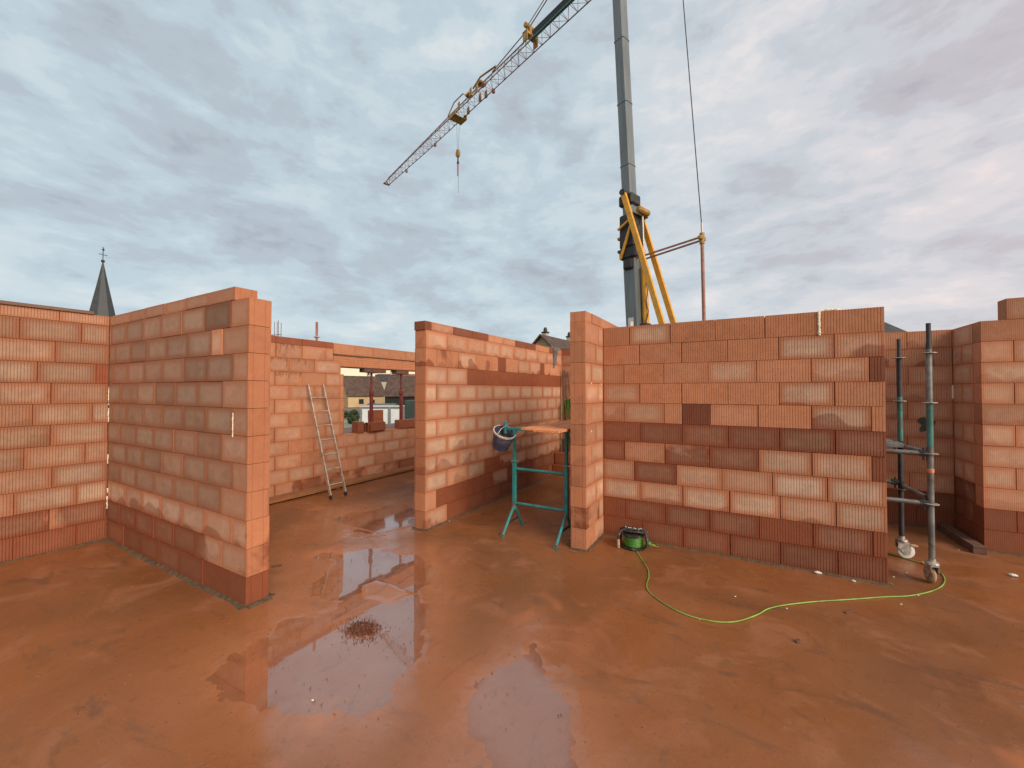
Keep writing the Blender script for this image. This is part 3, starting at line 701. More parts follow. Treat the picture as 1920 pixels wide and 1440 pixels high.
for k, (x0, x1, y0, y1) in {'A': (-4.7, -1.5, 1.1, 3.9), 'B': (-1.98, -.35, 1.3, 3.1), 'C': (-5.9, -3.9, 3.92, 5.3), 'D': (.4, 1.9, 1.3, 3.0)}.items():
    xs = np.arange(x0, x1, .025); ys = np.arange(y0, y1, .025); X_, Y_ = np.meshgrid(xs, ys, indexing='ij'); hh, _ = floor_fields(X_, Y_)
    lev = {'A': .0, 'B': .0002, 'C': .0006, 'D': .0014}[k]
    nx, ny = len(xs), len(ys); keep = hh < lev + .0012; idx = -np.ones(nx * ny, int); fs = []
    for i in range(nx - 1):
        for j in range(ny - 1):
            if keep[i, j] or keep[i + 1, j] or keep[i, j + 1] or keep[i + 1, j + 1]: fs.append((i * ny + j, (i + 1) * ny + j, (i + 1) * ny + j + 1, i * ny + j + 1))
    if not fs: continue
    us = sorted({q for f in fs for q in f}); mp = {q: n for n, q in enumerate(us)}
    me = bpy.data.meshes.new('puddle'); me.from_pydata([(xs[q // ny], ys[q % ny], lev) for q in us], [], [tuple(mp[q] for q in f) for f in fs]); me.materials.append(wm[k])
    o = bpy.data.objects.new('puddle', me); col.objects.link(o); tag(o, kind='structure')
# slab edge and the storey underneath
ls = MB().box(-7.40, 6.2, -2.98, 9.25, -.28, -.03); ls.box(-7.30, 6.1, -2.9, 9.15, -2.6, -.28)
tag(ls.build('lower_storey', plain('rough_concrete', (.25, .24, .22), .9, var=.15, scale=2)), kind='structure')

# ------------------------------------------------------------------ ground beyond
def ground():
    t = NT('yard_ground'); a = t.noise(.03, 5, .6, .5); b = t.noise(.5, 6, .6); c = t.mix(t.step(a, .42, .55), (.045, .06, .022), (.16, .13, .095)); c = t.mix(t.math('MULTIPLY', t.step(b, .4, .7), .5), c, (.085, .075, .05))
    t.set(Base_Color=c, Roughness=.9)
    tag(MB().add([(-1500, -900, -2.6), (1200, -900, -2.6), (1200, 2000, -2.6), (-1500, 2000, -2.6)], [(0, 1, 2, 3)]).build('ground', t.m), kind='structure')
    tag(MB().add([(-53, 20, -2.59), (-30, 20, -2.59), (-30, 60, -2.59), (-53, 44, -2.59)], [(0, 1, 2, 3)]).build('gravel_yard', plain('pale_gravel', (.22, .23, .17), .9, var=.25, scale=.4)), kind='structure')
ground()

# ------------------------------------------------------------------ crane
def crane():
    c = empty('tower_crane', (-4.64, 21.76, -2.6), math.atan2(.339, -.941), 'yellow and grey self-erecting tower crane rising behind the wide block wall', 'crane')
    zb = .1; ml = lambda z: .0509 * z             # the mast leans slightly towards the jib
    def mastbox(z0, z1, w, name, mat, inset=0):
        v = []
        for z, x in ((z0, ml(z0)), (z1, ml(z1))):
            h = w / 2; b = .07
            v += [(x - h + b, -h, z), (x + h - b, -h, z), (x + h, -h + b, z), (x + h, h - b, z), (x + h - b, h, z), (x - h + b, h, z), (x - h, h - b, z), (x - h, -h + b, z)]
        f = [tuple(range(8))[::-1], tuple(range(8, 16))] + [(i, (i + 1) % 8, 8 + (i + 1) % 8, 8 + i) for i in range(8)]
        return MB().add(v, f).build(name, mat, c)
    mastbox(.8, 13.2, .76, 'lower_mast', M['mast']); mastbox(13.2, 27.2, .60, 'upper_mast', M['mast'])
    for z in (16.6, 20.1, 23.7): mastbox(z, z + .06, .64, 'mast_flange', M['mast'])
    # climbing frame round the mast
    mb = MB()
    for z0, z1, w in ((12.1, 13.9, .92), (11.5, 12.1, 1.02), (14.4, 15.0, .86)):
        x = ml((z0 + z1) / 2); mb.bev(x - w / 2, x + w / 2, -w / 2, w / 2, z0, z1, .08)
    mb.bev(ml(13) - .62, ml(13) - .44, -.3, .3, 11.9, 13.2, .05); mb.bev(ml(12) + .4, ml(12) + .85, -.12, .12, 12.05, 12.2, .02); mb.bev(ml(11) - .3, ml(11) + .3, -.55, .55, 10.9, 11.5, .1)
    mb.build('climbing_frame', M['dark'], c)
    mb = MB(); x = ml(14)
    MB().bev(x - .75, x + .1, -.62, -.38, 13.7, 14.15, .06).bev(x - .95, x - .62, -.5, .5, 13.75, 14.05, .08).build('yellow_bracket', M['yellowd'], c); MB().bev(x + .35, x + .5, -.5, .5, 12.6, 12.75, .03).build('yellow_bracket', M['yellowd'], c)
    # two yellow back stays
    for s in (-.6, .6):
        a = (ml(14.9) - .02, s, 15.0); b = (-3.5, s, .9); bar(a, b, .17, .26).build('back_stay', M['yellow'], c)
        MB().tube([(a[0], s - .14, a[2]), (a[0], s + .14, a[2])], .16, 12).build('stay_pin', M['dark'], c)
        bar((ml(13.0) + .42, s, 13.1), (ml(13.6) - .45, s, 13.5), .1).build('stay_brace', M['yellow'], c)
        bar((ml(11.4) + .35, s, 11.5), (ml(13.2) - .4, s, 13.2), .1).build('stay_brace', M['yellow'], c)
    # lifting cylinder on the mast's back
    MB().tube([(-.15, -.1, 7.9), (-.05, -.1, 11.0)], .17, 14).build('lifting_cylinder', M['yellow'], c, smooth=40)
    MB().tube([(-.05, -.1, 11.0), (.05, -.1, 13.9)], .06, 10).build('piston_rod', M['plate'], c, smooth=40)
    MB().bev(-.45, .35, -.3, .3, 7.0, 7.75, .08).bev(-.4, .1, -.24, .24, 7.6, 8.0, .05).build('cylinder_foot', M['dark'], c)
    hp = [(-.30 + .05 * math.sin(i * 1.7), .05 + .04 * math.cos(i), 7.8 + i * .28) for i in range(12)]; MB().tube(hp, .025, 6).build('hydraulic_hose', M['black'], c, smooth=60)
    MB().box(.26, .30, .42, .70, 6.9, 8.1).build('name_plate', M['white'], c)
    MB().box(ml(7.6) - .1, ml(7.6) + .22, .385, .40, 7.2, 8.35).build('notice_plate', M['white'], c)
    # guying triangle at the rear
    for s in (-.26, .26):
        bar((ml(11.5) - .3, s, 11.45), (-3.1, s * .8, 11.6), .06, .08).build('strut_arm', M['oxide'], c)
    MB().tube([(-3.12, 0, 11.7), (-3.3, 0, .9)], .078, 10).build('guy_pole', M['oxide'], c, smooth=40)
    MB().bev(-3.2, -3.02, -.26, .26, 11.52, 11.7, .03).tube([(-3.12, 0, 11.35), (-3.12, 0, 11.85)], .11, 10).build('pole_head', M['yellowd'], c)
    MB().tube([(-3.12, 0, 11.85), (-3.1, 0, 12.35)], .04, 8).build('rope_socket', M['plate'], c)
    top = Vector((-2.75, 20.9, 25.0)); root = Matrix.Translation(c.location) @ Matrix.Rotation(c.rotation_euler[2], 4, 'Z'); tl = root.inverted() @ top
    MB().tube([(-3.1, 0, 12.3), tuple(tl)], .022, 6).build('guy_rope', M['dark'], c)
    # slewing platform, ballast and base behind the walls
    MB().bev(-4.2, 1.2, -1.0, 1.0, .75, 1.15, .05).build('slewing_platform', M['yellow'], c)
    for i in range(4): MB().bev(-4.3, -3.0, -1.1, 1.1, 1.2 + i * .42, 1.59 + i * .42, .03).build('ballast_block', M['mortar'], c)
    MB().lathe([(.9, .1), (.9, .7), (.0, .7)], 24).build('slewing_ring', M['dark'], c)
    for a in (45, 135, 225, 315):
        e = (3 * math.cos(R(a)), 3 * math.sin(R(a)), .35); bar((0, 0, .5), e, .3, .35).build('outrigger', M['yellow'], c)
        MB().lathe([(.35, .0), (.35, .08), (.08, .1), (.08, .4), (0, .4)], 12, tz(e[0], e[1], 0)).build('outrigger_pad', M['dark'], c)
    # jib, given in its own straight frame: u from the mast outwards
    inv = root.inverted(); J0 = inv @ Vector((-5.95, 21.85, 25.13)); J1 = inv @ Vector((-34.8, 32.28, 25.13)); d = (J1 - J0).normalized(); Lj = (J1 - J0).length
    side = Vector((0, 0, 1)).cross(d).normalized()
    jm = Matrix.Translation(J0) @ Matrix(((d.x, side.x, 0, 0), (d.y, side.y, 0, 0), (d.z, side.z, 1, 0), (0, 0, 0, 1)))
    def wid(u): return .42 if u < 22 else .42 - .14 * (u - 22) / (Lj - 22)
    def hei(u): return .85 if u < 14 else .85 - .35 * (u - 14) / (Lj - 14)
    P = lambda u, s, t: tuple(jm @ Vector((u, s, t)))
    ch = MB()
    for s in (-1, 1): ch.tube([P(0, s * .42, 0), P(22, s * .42, 0), P(Lj, s * wid(Lj), 0)], .038, 6)
    ch.tube([P(0, 0, .85), P(14, 0, .85), P(Lj - .5, 0, hei(Lj))], .045, 6)
    ch.build('jib_chords', M['jib'], c)
    web = MB(); u = 0; i = 0
    while u < Lj - .7:
        st = .78; a, b = u, u + st; w0, w1 = wid(a), wid(b)
        web.tube([P(a, -w0, 0), P(a, w0, 0)], .016, 5, False)
        web.tube([P(a, -w0 if i % 2 else w0, 0), P(b, w1 if i % 2 else -w1, 0)], .014, 5, False)
        for s in (-1, 1):
            web.tube([P(a, s * w0, 0), P(a + st / 2, 0, hei(a + st / 2))], .016, 5, False); web.tube([P(a + st / 2, 0, hei(a + st / 2)), P(b, s * w1, 0)], .016, 5, False)
        u += st; i += 1
    web.build('jib_lattice', M['jib'], c)
    tipm = MB(); tipm.box(Lj - .15, Lj + .15, -.34, .34, -.06, .06, jm); tipm.lathe([(.0, -.04), (.14, -.04), (.14, .04), (0, .04)], 10, jm @ tz(Lj - .1, 0, .12, R(90))); tipm.build('jib_tip', M['jib'], c)
    for u0, u1, s0, s1, t0, t1, nm in ((6.7, 7.4, -.5, .5, -.08, .95, 'pendant_bracket'), ):
        MB().box(u0, u1 - .25, -.50, -.46, .25, .95, jm).box(u0, u1 - .25, .46, .50, .25, .95, jm).box(u0 + .1, u1 - .2, -.50, .50, .8, .95, jm).tube([P(u0 + .35, -.4, 1.5), P(u0 + .35, .4, 1.5)], .16, 10).box(u0 + .2, u0 + .5, -.1, .1, .9, 1.5, jm).build(nm, M['yellowd'], c)
    # folding joint cluster
    for u0, t0 in ((12.4, .1), (13.2, .3), (14.9, .1)):
        for s_ in (-1, 1): MB().add(*[[tuple(jm @ Vector((u0 + a_, s_ * .46 + b_, t0 + c_))) for b_ in (-.025, .025) for a_, c_ in ((0, -.2), (.4, -.1), (.34, .42), (.1, .5))], [(0, 1, 2, 3), (7, 6, 5, 4), (0, 4, 5, 1), (1, 5, 6, 2), (2, 6, 7, 3), (3, 7, 4, 0)]]).build('joint_plate', M['yellowd'], c)
    MB().box(12.3, 12.8, -.3, .3, .75, .9, jm).build('folding_joint', M['yellowd'], c); MB().box(14.0, 14.5, -.25, .25, .8, .95, jm).build('folding_joint', M['yellowd'], c)
    lk = MB(); lk.tube([P(10.6, .1, 1.0), P(12.6, .1, 1.35), P(13.6, .1, 1.0)], .07, 6); lk.tube([P(14.6, 0, 1.0), P(15.2, 0, 1.55), P(16.6, 0, 1.55), P(17.6, 0, .85)], .05, 6); lk.build('folding_link', M['yellowd'], c)
    MB().tube([P(.2, 0, 4.2), P(7.05, 0, 1.5), P(11.2, 0, .95)], .04, 6).tube([P(7.05, .18, 1.5), P(.2, .18, 4.2)], .03, 6).build('tie_rod', M['jib'], c)
    # small lamps and plates along the jib
    for u0 in (11.5, 20.5, 26.5): MB().bev(u0, u0 + .22, -.55, -.35, -.22, .1, .03, jm).build('jib_plate', M['oxide'], c)
    # banner panel slung in the jib
    sl = [(.30, .04), (.24, .80), (.20, .80), (.26, .04)]
    MB().add([P(u_, a_, b_) for u_ in (.6, 6.4) for a_, b_ in sl], [(0, 1, 2, 3), (7, 6, 5, 4), (0, 4, 5, 1), (1, 5, 6, 2), (2, 6, 7, 3), (3, 7, 4, 0)]).build('banner', plain('black_banner', (.008, .010, .009), .7), c)
    MB().box(.6, 6.4, .36, .50, -.05, .03, jm).build('banner_edge', M['tealsteel'], c)
    # trolley, ropes, hook block
    tu = 15.95
    tr = MB(); tr.bev(tu - .5, tu + .5, -.6, -.5, -.28, .12, .02, jm).bev(tu - .5, tu + .5, .5, .6, -.28, .12, .02, jm).bev(tu - .45, tu + .45, -.5, .5, -.28, -.2, .02, jm)
    for a in (-.38, .38):
        for s in (-.47, .47): tr.lathe([(.0, -.03), (.09, -.03), (.09, .03), (0, .03)], 10, jm @ tz(tu + a, s, .07, R(90)))
    tr.build('trolley', M['yellowd'], c)
    hp = jm @ Vector((tu, 0, 0)); hz = hp.z - 3.15
    for a in (-.18, .18):
        x = jm @ Vector((tu + a * 1.2, 0, -.25)); y = jm @ Vector((tu + a * .5, 0, 0)); MB().tube([tuple(x), (y.x, y.y, hz + .25)], .012, 5).build('hoist_rope', M['dark'], c)
    hb = MB().lathe([(0, -.09), (.24, -.09), (.27, 0), (.24, .09), (0, .09)], 16, Matrix.Translation((hp.x, hp.y, hz)) @ Matrix.Rotation(math.atan2(d.y, d.x), 4, 'Z') @ Matrix.Rotation(R(90), 4, 'X') @ Matrix.Scale(1.35, 4, (0, 1, 0)))
    hb.build('hook_block', M['yellowd'], c)
    MB().tube([(hp.x, hp.y, hz - .3), (hp.x, hp.y, hz - .62)], .06, 8).lathe([(.001, -.14), (.1, -.08), (.11, 0), (.08, .1), (.001, .14)], 8, tz(hp.x, hp.y, hz - .78)).build('hook', M['dark'], c)
    MB().tube([(hp.x, hp.y, hz - .9), (hp.x + .02, hp.y, hz - 1.9)], [.07, .05], 7).build('chain_bundle', M['oxide'], c)
    MB().tube([(hp.x - .05, hp.y, hz - .9), (hp.x - .08, hp.y, hz - 3.4)], .014, 5).build('chain_tail', M['dark'], c)
crane()

# ------------------------------------------------------------------ church steeple
def church():
    c = empty('church', (-151.2, 39.9, -2.6), 0, 'dark slate church spire with a cross showing above the left wall', 'church')
    z0 = 23.8 + 2.6; za = 36.9 + 2.6; v = []; n = 8
    prof = [(3.05, z0 - 3.0), (2.5, z0), (1.22, (z0 + za) / 2 + .2), (.1, za)]
    MB().lathe(prof, 8, tz(0, 0, 0, 0, 0, R(12))).build('spire', M['slate'], c)
    MB().bev(-2.7, 2.7, -2.7, 2.7, 0, z0 - 3, .05, tz(0, 0, 0, 0, 0, R(12))).build('tower', M['wallB'], c)
    MB().box(3.4, 22, -5.5, 5.5, 0, 8, tz(0, 0, 0, 0, 0, R(12))).build('nave', M['wallB'], c)
    MB().add([tz(0, 0, 0, 0, 0, R(12)) @ Vector(p) for p in ((3.4, -6, 8), (22.3, -6, 8), (22.3, 6, 8), (3.4, 6, 8), (3.4, 0, 14), (22.3, 0, 14))], [(0, 1, 5, 4), (2, 3, 4, 5), (0, 4, 3), (1, 2, 5), (0, 3, 2, 1)]).build('roof', M['roofb'], c)
    MB().lathe([(.001, -.45), (.32, -.3), (.42, 0), (.32, .3), (.001, .45)], 12, tz(0, 0, za + .15)).build('ball', M['dark'], c, smooth=60)
    cr = MB().tube([(0, 0, za + .4), (0, 0, za + 4.0)], .09, 6); a = R(105)
    cr.tube([(-.95 * math.cos(a), -.95 * math.sin(a), za + 1.9), (.95 * math.cos(a), .95 * math.sin(a), za + 1.9)], .08, 6)
    cr.build('cross', M['dark'], c)
    dx, dy = math.cos(a), math.sin(a)
    MB().add([(-.5 * dx, -.5 * dy, za + 3.3), (.1 * dx, .1 * dy, za + 2.95), (.55 * dx, .55 * dy, za + 3.35), (.2 * dx, .2 * dy, za + 3.25), (.3 * dx, .3 * dy, za + 3.9), (-.05 * dx, -.05 * dy, za + 3.3),
              (-.5 * dx + .05, -.5 * dy, za + 3.3), (.1 * dx + .05, .1 * dy, za + 2.95), (.55 * dx + .05, .55 * dy, za + 3.35), (.2 * dx + .05, .2 * dy, za + 3.25), (.3 * dx + .05, .3 * dy, za + 3.9), (-.05 * dx + .05, -.05 * dy, za + 3.3)],
             [(0, 1, 2, 3, 4, 5), (11, 10, 9, 8, 7, 6)] + [(i, 6 + i, 6 + (i + 1) % 6, (i + 1) % 6) for i in range(6)]).build('weathercock', M['dark'], c)
church()

# ------------------------------------------------------------------ houses
def house(loc, ang, L_, W_, wh, rh, wall, roof, label, over=.5, name='house', wins=(), chim=(), cat='house', group=None):
    """L_ along local x (ridge), W_ across"""
    h = empty(name, loc, ang, label, cat, group); a, b = L_ / 2, W_ / 2
    MB().add([(-a, -b, 0), (a, -b, 0), (a, b, 0), (-a, b, 0), (-a, -b, wh), (a, -b, wh), (a, b, wh), (-a, b, wh), (-a, 0, wh + rh), (a, 0, wh + rh)],
             [(0, 1, 5, 4), (2, 3, 7, 6), (1, 2, 6, 9, 5), (3, 0, 4, 8, 7)]).build('wall', wall, h)
    sl = rh / b; oy = b + over; z1 = wh - over * sl; t = .16; ax = a + over
    for s in (-1, 1):
        v = [(-ax, s * oy, z1), (ax, s * oy, z1), (ax, 0, wh + rh + .02), (-ax, 0, wh + rh + .02)]
        v = v + [(x, y, z + t) for x, y, z in v]
        f = [(0, 3, 2, 1), (4, 5, 6, 7), (0, 1, 5, 4), (1, 2, 6, 5), (2, 3, 7, 6), (3, 0, 4, 7)]
        MB().add(v, f if s < 0 else [q[::-1] for q in f]).build('roof', roof, h)
    for (face, u, z, w, hh) in wins:
        y = {-1: -b, 1: b}.get(face)
        if face in (-1, 1):
            MB().box(u - w / 2 - .08, u + w / 2 + .08, min(y, y + face * .05), max(y, y + face * .05), z - .08, z + hh + .08).build('window_frame', M['woodx'], h)
            MB().box(u - w / 2, u + w / 2, min(y, y + face * .08), max(y, y + face * .08), z, z + hh).build('window_pane', M['glass'], h)
        else:
            x = a if face == 2 else -a; k = .05 if face == 2 else -.05
            MB().box(min(x, x + k), max(x, x + k), u - w / 2 - .08, u + w / 2 + .08, z - .08, z + hh + .08).build('window_frame', M['woodx'], h)
            MB().box(min(x, x + 1.6 * k), max(x, x + 1.6 * k), u - w / 2, u + w / 2, z, z + hh).build('window_pane', M['glass'], h)
    for (x, y, z0, z1, w) in chim:
        MB().bev(x - w, x + w, y - w, y + w, z0, z1, .03).build('chimney', M['wallB'], h); MB().bev(x - w * 1.25, x + w * 1.25, y - w * 1.25, y + w * 1.25, z1 + .003, z1 + .16, .02).lathe([(w * .8, 0), (w * .8, .25), (w * .5, .45), (0, .45)], 10, tz(x, y, z1 + .16)).build('chimney_cap', M['dark'], h)
    return h
G = -2.6
# house whose gable shows above the middle wall
ra = math.atan2(43.4 - 35.9, -15.9 + 17.7)
rd = Vector((-16.95 + 17.54, 42.86 - 36.06, 0)); ra = math.atan2(6.8, .45)
house((-17.54 + math.cos(ra) * 5.6, 36.06 + math.sin(ra) * 5.6, G), ra, 10.4, 7.4, 6.2, 3.72, M['wallA'], M['roofb'], 'pale gabled house with brown roof and two chimneys above the middle wall', over=.45,
      wins=[(3, -1.2, 4.6, .9, 1.1)], chim=[(-2.9, .9, 8.3, 10.55, .26), (1.6, .3, 9.0, 10.55, .24)])
# house roof peeping over the right wall
house((10.38 - 2.8 * .867, 46.34 - 2.8 * .498, G), R(29.9), 5.2, 9, 7.75, 2.5, M['wallB'], M['roofd'], 'dark tiled roof just above the right end of the wide block wall', over=.3)
# houses seen through the window opening
va = math.atan2(4.03, 7.01)
house((-94.2, 78.1, G), R(75), 10.4, 8, 3.4, 5.0, M['wallA'], M['roofb'], 'low cream house with a brown roof at the left of the window view', over=.4, wins=[(-1, -1.6, .9, 1.2, 1.2), (-1, 1.7, .9, 1.0, 1.0), (3, -.6, .9, 1.1, 1.3)], chim=[(2.6, .5, 7.0, 9.0, .3)])
house((-73.6, 78.3, G), R(30), 13, 9, 3.45, 4.6, plain('painted_barn_shade', (.012, .011, .011), .8), M['roofb'], 'dark open barn under a wide brown roof seen through the window opening', over=.45, name='barn', cat='barn')  # solid near-black walls paint in the shade inside the open barn
house((-97.4, 91.0, G), R(50), 6.5, 6, 7.6, 1.7, M['wallB'], M['roofd'], 'white house wall under a flat dark roof between the cream house and the barn', over=.4)
house((-109.7, 109.9, G), R(40), 17, 10, 5.5, 4.9, M['wallB'], M['roofr'], 'long house with a terracotta roof farthest off in the window view', over=.5, chim=[(-4, 0, 9.2, 11.3, .4)])

# site cabin
def cabin():
    ca = empty('site_cabin', (-37.64, 34.7, G), R(29.9), 'white site cabin with grey frame standing in the yard beyond the window opening', 'cabin')
    Wd, Hh = 2.4, 2.62; a = 2.42
    for (x0, x1) in ((-a + .12, .82), (1.10, a - .12)): MB().box(x0 + .04, x1 - .04, -Wd / 2 + .03, -Wd / 2 + .09, .2, Hh - .26).build('wall_panel', M['cabw'], ca)
    MB().box(-a + .05, a - .05, -Wd / 2 + .1, Wd / 2 - .03, .15, Hh - .05).build('body', M['cabg'], ca)
    for x, w_ in ((-a, .2), (.80, .32), (a - .14, .14)): MB().box(x, x + w_, -Wd / 2 - .01, -Wd / 2 + .12, 0, Hh - .02).build('corner_post', M['cabg'], ca)
    MB().box(-a + .2, a - .14, -Wd / 2, -Wd / 2 + .1, Hh - .25, Hh - .06).build('top_rail', M['cabg'], ca); MB().box(-a + .2, a - .14, -Wd / 2, -Wd / 2 + .1, 0.02, .18).build('bottom_rail', M['cabg'], ca)
    MB().box(-a, a, -Wd / 2 - .02, Wd / 2, Hh, Hh + .05).build('roof', M['white'], ca)
cabin()
gc = empty('storage_container', (-28.0, 30.9, G), R(29.9), 'dark green storage container right of the white cabin', 'container')
mbb = MB(); mbb.bev(-1.6, 1.6, -1.1, 1.1, 0, 3.55, .04); mbb.build('body', M['dgreen'], gc)
for i in range(16): MB().box(-1.58 + i * .2, -1.50 + i * .2, -1.13, -1.1, .1, 3.4).build('corrugation', M['dgreen'], gc)
MB().box(-.4, -.1, -1.16, -1.12, 1.0, 2.6).box(-.1, .0, -1.16, -1.12, 1.0, 2.6).build('door', M['dark'], gc)
# a low polytunnel of glass and a bush behind the cabin
cf = empty('cold_frame', (-54.0, 49.3, G), R(25), 'low grey-green glasshouse roof just above the white cabin', 'glasshouse')
MB().add([(-2.5, -1.5, 0), (2.5, -1.5, 0), (2.5, 1.5, 0), (-2.5, 1.5, 0), (-2.5, -1.5, 1.7), (2.5, -1.5, 1.7), (2.5, 1.5, 1.7), (-2.5, 1.5, 1.7), (-2.5, 0, 2.3), (2.5, 0, 2.3)],
         [(0, 1, 5, 4), (2, 3, 7, 6), (1, 2, 6, 9, 5), (3, 0, 4, 8, 7), (4, 5, 9, 8), (6, 7, 8, 9)]).build('shell', plain('dull_glass', (.07, .09, .08), .25, var=.3, scale=1), cf)
for i in range(6): MB().box(-2.5 + i, -2.44 + i, -1.53, -1.47, 0, 1.75).build('glazing_bar', M['cabg'], cf)

def leaf_crown(rx, ry, rz_, n, size, seed):
    q = random.Random(seed); mb = MB()
    for i in range(n):
        while True:
            p = Vector((q.uniform(-1, 1), q.uniform(-1, 1), q.uniform(-1, 1)))
            if p.length < 1 and p.length > .35: break
        k = 1 + .3 * mnoise.noise(p * 2.3 + Vector((seed, 0, 0))); c_ = Vector((p.x * rx * k, p.y * ry * k, p.z * rz_ * k))
        a = Vector((q.gauss(0, 1), q.gauss(0, 1), q.gauss(0, 1))).normalized(); b = a.orthogonal().normalized(); s = size * q.uniform(.6, 1.4)
        mb.add([c_ - a * s, c_ + b * s * .5, c_ + a * s, c_ - b * s * .5], [(0, 1, 2, 3)])
    return mb
def bush(loc, rx, ry, rz_, label, seed, n=1400):
    t = NT('leaves'); r_ = t.noise(1.3, 4, .6); t.set(Base_Color=t.mix(t.step(r_, .35, .65), (.02, .035, .012), (.055, .08, .022)), Roughness=.7)
    b = empty('bush', loc, 0, label, 'bush'); o = leaf_crown(rx, ry, rz_, n, .22, seed).build('foliage', t.m, b); o.location = (0, 0, rz_ * .9)
    st = MB()
    for k in range(5): a = k * 1.26; st.tube([(0, 0, 0), (.3 * math.cos(a), .3 * math.sin(a), rz_ * .5), (.7 * rx * math.cos(a) * .6, .6 * rx * math.sin(a), rz_ * 1.1)], [.07, .05, .02], 6)
    st.build('stem', M['woodd'], b)
bush((-46.0, 37.0, G), .6, .7, .95, 'dark green bush at the left corner of the white cabin', 4)
bush((-58.6, 44.4, G), 1.5, 1.2, .62, 'low dark hedge bush at the far left edge of the window view', 14, 1200)
bush((-57.5, 55.5, G), 1.6, 1.4, 1.1, 'smaller bush behind the cabin roof beyond the window', 9, 900)

# ------------------------------------------------------------------ things in and on the walls of the window opening
def prop(y, label):
    p = empty('steel_prop', (-7.31, y, 4 * CH + .01), 0, label, 'prop', 'red steel props holding up the lintel')
    MB().box(-.07, .07, -.07, .07, 0, .008).build('base_plate', M['redprop'], p)
    MB().tube([(0, 0, .006), (0, 0, .92)], .040, 12).build('outer_tube', M['redprop'], p, smooth=40)
    MB().tube([(0, 0, .90), (0, 0, 1.302)], .025, 12).build('inner_tube', M['redprop'], p, smooth=40)
    MB().lathe([(.040, .80), (.050, .82), (.050, .90), (.040, .92)], 12).build('adjusting_collar', M['redprop'], p)
    MB().box(-.09, .09, -.09, .09, 1.302, 1.311).build('head_plate', M['redprop'], p)
prop(6.36, 'red steel prop under the lintel, the one nearer the ladder'); prop(7.27, 'red steel prop under the lintel beside the middle wall')
for i, (y0, y1, lb) in enumerate(((6.10, 6.72, 'dark timber pad between lintel and the prop nearer the ladder'), (7.05, 7.45, 'dark timber pad between lintel and the prop beside the middle wall'))):
    o = MB().bev(-7.40, -7.23, y0, y1, 2.332, 2.409, .003).build('timber_pad', M['woodx']); tag(o, lb, 'timber')
tag(MB().bev(-7.41, -7.235, 5.52, 8.15, 2.411, 2.428, .002).build('shuttering_board', M['woodx']), 'thin dark shuttering board under the grooved lintel', 'board')
# loose blocks on the sill
def loose(x, y, z, L_, H_2, W_, rz, ry, pr, label, style='rib', holes=False):
    e = empty('loose_brick', (x, y, z), 0, label, 'brick'); e.rotation_euler = (0, ry, rz)
    if not holes:
        o = bpy.data.objects.new('body', brick_mesh(L_, H_2, W_, style)); col.objects.link(o); o.parent = e
    else:
        mb = MB(); mb.box(-L_ / 2, L_ / 2, -W_ / 2, W_ / 2, 0, .014).box(-L_ / 2, L_ / 2, -W_ / 2, W_ / 2, H_2 - .014, H_2).box(-L_ / 2, L_ / 2, -W_ / 2, -W_ / 2 + .014, .014, H_2 - .014).box(-L_ / 2, L_ / 2, W_ / 2 - .014, W_ / 2, .014, H_2 - .014)
        mb.box(-L_ / 2 + .03, L_ / 2 - .03, -W_ / 2 + .014, W_ / 2 - .014, H_2 * .32, H_2 * .38).box(-L_ / 2 + .03, L_ / 2 - .03, -W_ / 2 + .014, W_ / 2 - .014, H_2 * .64, H_2 * .70)
        for k in (-.1, 0, .1): mb.box(-L_ / 2 + .02, L_ / 2 - .02, k - .005, k + .005, .014, H_2 - .014)
        for k in (-.16, .16): mb.tube([(k, -W_ / 2 - .004, H_2 * .55), (k, -W_ / 2 + .002, H_2 * .55)], .014, 8)
        o = mb.build('body', M['fine'], e)
    for k, v in zip(('bloom', 'wet', 'tone', 'blob'), pr): o[k] = float(v)
SZ = 4 * CH + .012
loose(-7.30, 5.99, SZ, .16, .235, .20, R(90), 0, (.15, .9, -.05, 0), 'upright block on the window sill, leftmost of the loose ones')
loose(-7.26, 6.42, SZ, .50, .205, .10, R(90) + .08, 0, (.0, 1, -.05, 0), 'wet hollow block lying on the sill in front of the nearer red prop', holes=True)
loose(-7.27, 7.42, SZ, .62, .20, .16, R(90) - .05, 0, (.05, .9, 0, 0), 'wet red block on the sill beside the middle wall', holes=False)
# stack of blocks out on the scaffold behind the sill
e = empty('brick_stack', (-8.0, 7.10, 1.02), R(92), 'small stack of orange blocks standing outside the window opening', 'bricks')
for k in range(2): place_brick(e, 0, 0, k * .212, .32, .209, .2, 'fine', (.3, .8, .1, 0))
tag(MB().bev(-8.6, -7.5, 5.3, 8.6, .97, 1.01, .004).build('scaffold_board', M['woodd']), 'scaffold boards outside the window opening carrying the block stack', 'board')
sp_ = empty('outer_scaffold_frame', (0, 0, 0), 0, 'scaffold standards outside the far wall carrying the boards', 'scaffold')
for y in (5.219, 8.5):
    MB().tube([(-7.62, y, -2.6), (-7.62, y, 3.335 if y < 6 else 2.3)], .024, 10).build('standard', M['oxide'], sp_, smooth=40); MB().tube([(-8.5, y, -2.6), (-8.5, y, 1.9)], .024, 10).build('standard', M['oxide'], sp_, smooth=40)
    MB().tube([(-8.55, y, .94), (-7.58, y, .94)], .024, 8).build('transom', M['galv'], sp_); MB().lathe([(.024, 3.02), (.06, 3.02), (.06, 3.03), (.024, 3.03)], 12, tz(-7.62, y, 0 if y < 6 else -1)).build('rosette', M['plate'], sp_)
rb = empty('rebar_starter', (-7.32, 4.40, 2.85), 0, 'four thin starter bars sticking up from the far wall', 'rebar')
